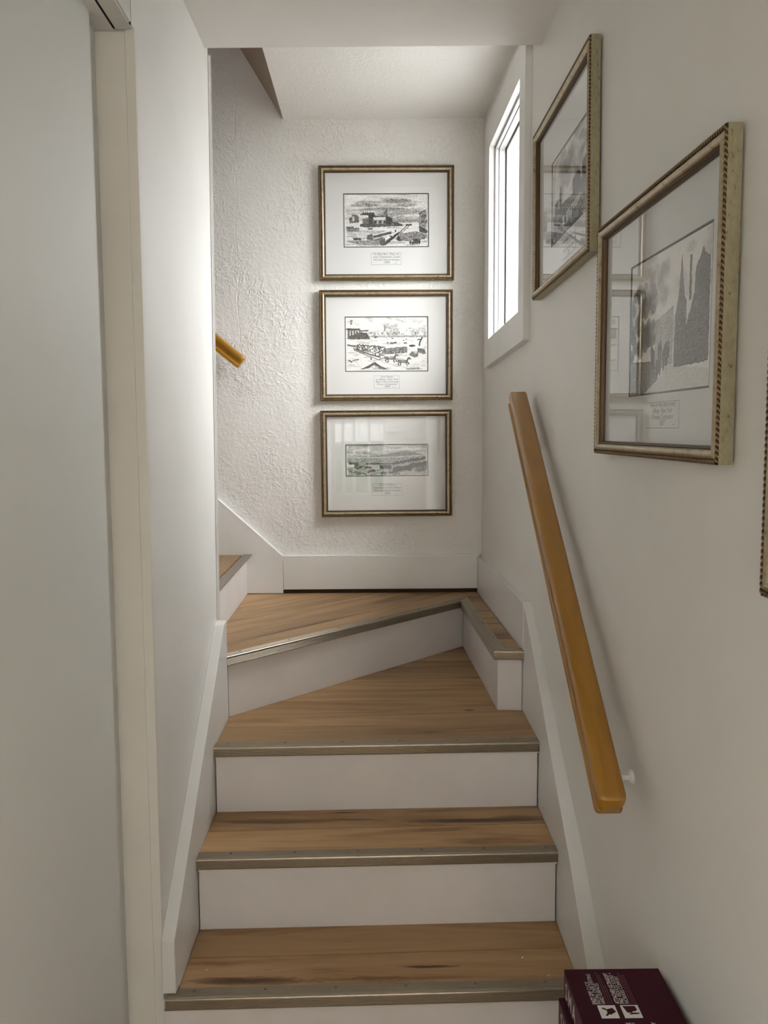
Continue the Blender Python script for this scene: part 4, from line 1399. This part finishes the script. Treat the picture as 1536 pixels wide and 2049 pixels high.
def framed_print(origin, m3, W, H, label, group, art, iw, lines, card, sizes, grain=0.8):
    """origin: lower left back corner on the wall; local x right, y up, z out of the wall
    iw: image window (x0,x1,y0,y1); card: caption card rectangle"""
    root = thing('framed_print', origin, label, 'picture', group, m3)
    # mitred mouldings
    corners = [(0, 0), (W, 0), (W, H), (0, H)]
    dirs = [(1, 1), (-1, 1), (-1, -1), (1, -1)]
    for i in range(4):
        j = (i + 1) % 4
        ring = []
        for (cx, cy), (dx, dy) in ((corners[i], dirs[i]), (corners[j], dirs[j])):
            ring.append([(cx + dx * a, cy + dy * a, h) for a, h in FPROF])
        mb = MB().sweep(ring)
        ob = mb.build('moulding', M['gold'], root, smooth=True)
        ob.data.materials.append(M['goldside']); ob.data.materials.append(M['darkwood'])
        n = len(FPROF)
        # colour bands by inset of each face
        for p in ob.data.polygons:
            c = p.center
            a = min(c.x if i == 3 else 9, c.y if i == 0 else 9, W - c.x if i == 1 else 9, H - c.y if i == 2 else 9)
            if a < 0.0004: p.material_index = 1
            elif a < 0.0078 or a > 0.0199: p.material_index = 2
        q = 0.0033
        ends = [(cx + dx * q, cy + dy * q, 0.0212) for (cx, cy), (dx, dy) in ((corners[i], dirs[i]), (corners[j], dirs[j]))]
        rope_strip('rope_bead', ends[0], ends[1], ob)
    e = 0.024
    MB().box(e - .004, W - e + .004, e - .004, H - e + .004, 0.002, 0.0045).build('backing', M['mat'], root)
    x0, x1, y0, y1 = iw
    def ring_mesh(ox0, ox1, oy0, oy1, ix0, ix1, iy0, iy1, h0, h1):
        mb = MB()
        mb.box(ox0, ix0, oy0, oy1, h0, h1); mb.box(ix1, ox1, oy0, oy1, h0, h1)
        mb.box(ix0, ix1, oy0, iy0, h0, h1); mb.box(ix0, ix1, iy1, oy1, h0, h1)
        return mb
    mt = ring_mesh(e - .002, W - e + .002, e - .002, H - e + .002, x0, x1, y0, y1, 0.0058, 0.0078).build('mat_board', M['mat'], root)
    lw = 0.0034
    ring_mesh(x0 - .0003, x1 + .0003, y0 - .0003, y1 + .0003, x0 + lw, x1 - lw, y0 + lw, y1 - lw, 0.0050, 0.0070).build('inner_mat', M['inkline'], mt)
    ink_plane('print', engrave(art, k=grain), x0 + lw, x1 - lw, y0 + lw, y1 - lw, 0.0054, M['print'], root)
    cx0, cx1, cy0, cy1 = card
    cb = MB().box(cx0, cx1, cy0, cy1, 0.0078, 0.0080).build('caption_card', M['greyline'], root)
    g = 0.0008
    MB().box(cx0 + g, cx1 - g, cy0 + g, cy1 - g, 0.0080, 0.0082).build('card_paper', M['card'], cb)
    n = len(lines)
    chh = cy1 - cy0
    for k, (ln, sz) in enumerate(zip(lines, sizes)):
        yy = cy1 - chh * (k + 0.80) / (n + 0.25)
        t = text_mesh('lettering', ln, sz, ((cx0 + cx1) / 2, yy, 0.0083), M['greyline'], cb, shear=0.45)
        wdt = max(v.co.x for v in t.data.vertices) - min(v.co.x for v in t.data.vertices)
        mx = (cx1 - cx0) * 0.90
        if wdt > mx:
            for v in t.data.vertices: v.co.x *= mx / wdt
    MB().box(cx1 - 0.030, cx1 - 0.016, cy0 + 0.0050, cy0 + 0.0058, 0.0082, 0.0083).build('signature', M['greyline'], cb)
    MB().add([(e, e, 0.0106), (W - e, e, 0.0106), (W - e, H - e, 0.0106), (e, H - e, 0.0106)], [(0, 1, 2, 3)]).build('glass', M['glass'], root)
    return root


mB = Matrix(((1, 0, 0), (0, 0, -1), (0, 1, 0)))        # local x->x, y->z, z->-y
GB = 'framed engravings stacked on the back wall'
FY = BACK - 0.0045


def roll_m(m3, deg): return m3 @ Matrix.Rotation(math.radians(deg), 3, 'Z')


framed_print((-0.2165, FY, 2.0455), roll_m(mB, 0.1), 0.545, 0.4520, 'topmost of the three gold framed prints on the back wall, harbour with barges', GB,
             art_harbour(), (0.0985, 0.4440, 0.1330, 0.3460),
             ['The Albany Basin, "Water Line"', 'and Champlain Canal', "Frank Leslie's Illustrated Newspaper", '1856'], (0.2100, 0.3310, 0.0640, 0.1115), (0.0125, 0.0125, 0.0125, 0.0135))
framed_print((-0.2190, FY, 1.5620), roll_m(mB, 0.05), 0.543, 0.4460, 'middle one of three gold framed prints on the back wall, horse sleigh in snow', GB,
             art_sleigh(), (0.1020, 0.4435, 0.1180, 0.3410),
             ['Erie Passes', 'at Albany, New York', "Ballou's Pictorial Drawing", 'Room Companion', '1856'], (0.2200, 0.3250, 0.0490, 0.1010), (0.0110, 0.0110, 0.0110, 0.0110, 0.0120))
framed_print((-0.2190, FY, 1.0815), roll_m(mB, 0.25), 0.541, 0.4400, 'lowest of the three gold framed prints on the back wall, wide river landscape', GB,
             art_panorama(), (0.1010, 0.4440, 0.1670, 0.3000),
             ['City of Albany', 'Greenbush and East Albany', "Frank Leslie's Illustrated Newspaper", '1856'], (0.2090, 0.3350, 0.0870, 0.1370), (0.0125, 0.0125, 0.0125, 0.0135), grain=0.7)

hW = Vector((-1, -0.018, 0)).normalized()
uW = Vector((0.018, -1, 0)).normalized()
mR = Matrix((uW, Vector((0, 0, 1)), hW)).transposed()
GR = 'framed engravings stepping up the right wall'


def side_frame(yfar, zb, W, H, tilt, label, art, iw, lines, card, sizes):
    framed_print((WX(yfar) - 0.004, yfar, zb), roll_m(mR, tilt), W, H, label, GR, art, iw, lines, card, sizes, grain=0.3)


side_frame(2.548, 1.8095, 0.612, 0.4560, 1.6, 'gold framed print on the right wall, farthest of that row, nearest the window', art_storm(), (0.174, 0.545, 0.108, 0.326),
           ['Albany from the Hudson', 'in the storm', 'Illustrated Newspaper', '1856'], (0.300, 0.440, 0.046, 0.092), (0.0125, 0.0125, 0.0125, 0.013))
side_frame(1.862, 1.3915, 0.640, 0.4640, 0.0, 'large gold framed print on the right wall directly above the wooden handrail', art_avenue(), (0.180, 0.568, 0.111, 0.354),
           ['View on the State street', 'Albany, New York', 'Drawing Companion', '1857'], (0.290, 0.450, 0.052, 0.097), (0.0125, 0.0125, 0.0125, 0.013))
side_frame(1.078, 1.2340, 0.640, 0.4640, 0.0, 'gold framed print whose rope edge shows at the right border of the photo', art_storm()[:, ::-1], (0.180, 0.568, 0.111, 0.354),
           ['Albany, New York', '1856'], (0.250, 0.390, 0.052, 0.097), (0.0125, 0.013))

# ------------------------------------------------------------------ flooring cartons
CH = 0.049
labels = {9: 'top maroon flooring carton of the stack, with white printing and two square icons',
          8: 'second maroon flooring carton from the top, sticking out left under the top one'}
for k in range(10):
    xo = {9: 0.3270, 8: 0.3175}.get(k, 0.322 + 0.004 * ((k * 7) % 3 - 1))
    y1 = {9: 1.4480, 8: 1.4440}.get(k, 1.446)
    wd, ln = 0.166, 0.62
    z0 = k * 0.05
    c = thing('flooring_carton', (xo, y1 - ln, z0), labels.get(k, 'maroon flooring carton, %s from the top of the stack by the right wall' % ['tenth', 'ninth', 'eighth', 'seventh', 'sixth', 'fifth', 'fourth', 'third', '', ''][k]), 'carton', 'stacked flooring cartons')
    MB().box(0, wd, 0, ln, 0.0004, CH + 0.0006).build('body', M['carton'], c, bevel=0.0015)
    MB().box(-0.0004, 0.0003, 0.004, ln - 0.004, 0.003, CH - 0.002).build('side_print', M['cartonside'], c)
    if k >= 8:
        # big letters on the left side, reading from the far end towards the viewer
        t = text_mesh('lettering', 'SMA', 0.043, (0, 0, 0), M['whiteink'], c, align='LEFT', sx=0.82, bold=0.0004, spacing=1.25)
        t.matrix_local = Matrix.Translation((-0.0008, ln - 0.016 + (0 if k == 9 else -0.004), 0.0085)) @ Matrix(((0, 0, -1), (-1, 0, 0), (0, 1, 0))).to_4x4()
    if k == 9:
        top = CH + 0.0012
        # local frame on the lid: text runs away from the viewer (+y), lines step to the right (+x)
        R90 = Matrix(((0, 1, 0), (-0.0, 0, 0), (0, 0, 0)))
        mt = Matrix(((0, -1, 0), (1, 0, 0), (0, 0, 1)))        # text x -> +y, text y -> -x
        def lid_text(body, size, wx, wy, mat, bold=0.0, sx=0.85):
            t = text_mesh('lettering', body, size, (0, 0, 0), mat, c, align='LEFT', bold=bold, sx=sx)
            t.matrix_local = Matrix.Translation((wx - xo, wy - (y1 - ln), top)) @ mt.to_4x4()
            return t
        S = 0.0098
        t = lid_text('EASY DIY', S, 0.3605, 1.352, M['whiteink'], 0.00022)
        lid_text('CLICK', S, 0.3605, 1.3885, M['whiteink'])
        lid_text('INSTALL OVER EXISTING', S, 0.3680, 1.352, M['whiteink'], 0, 0.74)
        lid_text('HARD SURFACES', S, 0.3755, 1.352, M['whiteink'], 0, 0.74)
        lid_text('ATTACHED ULTRASOFT', S, 0.3985, 1.353, M['whiteink'], 0.00022, 0.76)
        lid_text('PAD', S, 0.4065, 1.353, M['whiteink'], 0.00022, 0.76)
        lid_text('REDUCES SOUND +', S, 0.4065, 1.371, M['whiteink'], 0, 0.74)
        lid_text('INCREASES COMFORT', S, 0.4145, 1.353, M['whiteink'], 0, 0.74)
        for q, (wx, ln_) in enumerate(((0.3795, 0.080), (0.3830, 0.078), (0.3865, 0.048), (0.4180, 0.078), (0.4215, 0.076), (0.4250, 0.074))):
            mbq = MB()
            yy = 1.353
            while yy < 1.353 + ln_:
                w_ = random.uniform(0.003, 0.008)
                mbq.box(wx - xo - 0.0005, wx - xo + 0.0005, yy - (y1 - ln), yy + w_ - (y1 - ln), top - 0.0004, top + 0.0001)
                yy += w_ + 0.0016
            mbq.build('small_print', M['pinkink'], c)
        def icon(px, py, shape):
            ic = MB().box(px - xo, px + 0.0290 - xo, py - (y1 - ln), py + 0.0315 - (y1 - ln), top - 0.0004, top).build('icon', M['whiteink'], c)
            for s in shape:
                MB().prism([(px - xo + a * 0.0290, py - (y1 - ln) + b_ * 0.0315, top) for a, b_ in s], (0, 0, 0.0002)).build('pictogram', M['carton'], ic)
        icon(0.3600, 1.3180, [[(0.20, 0.80), (0.32, 0.80), (0.46, 0.68), (0.80, 0.78), (0.93, 0.48), (0.62, 0.28), (0.48, 0.28), (0.36, 0.17), (0.26, 0.20), (0.40, 0.36), (0.44, 0.58), (0.22, 0.72)]])
        icon(0.3975, 1.3180, [[(0.10, 0.92), (0.80, 0.92), (0.86, 0.64), (0.76, 0.52), (0.58, 0.50), (0.48, 0.38), (0.24, 0.42), (0.20, 0.60)],
                              [(0.30, 0.26), (0.90, 0.30), (0.90, 0.38), (0.52, 0.40), (0.40, 0.34)]])
        lid_text('E', S, 0.4015, 1.303, M['whiteink'], 0.0002, 0.8)
        lid_text('TH', S, 0.4095, 1.296, M['whiteink'], 0, 0.8)
        lid_text('Y', S, 0.4420, 1.302, M['whiteink'], 0.0002, 0.8)
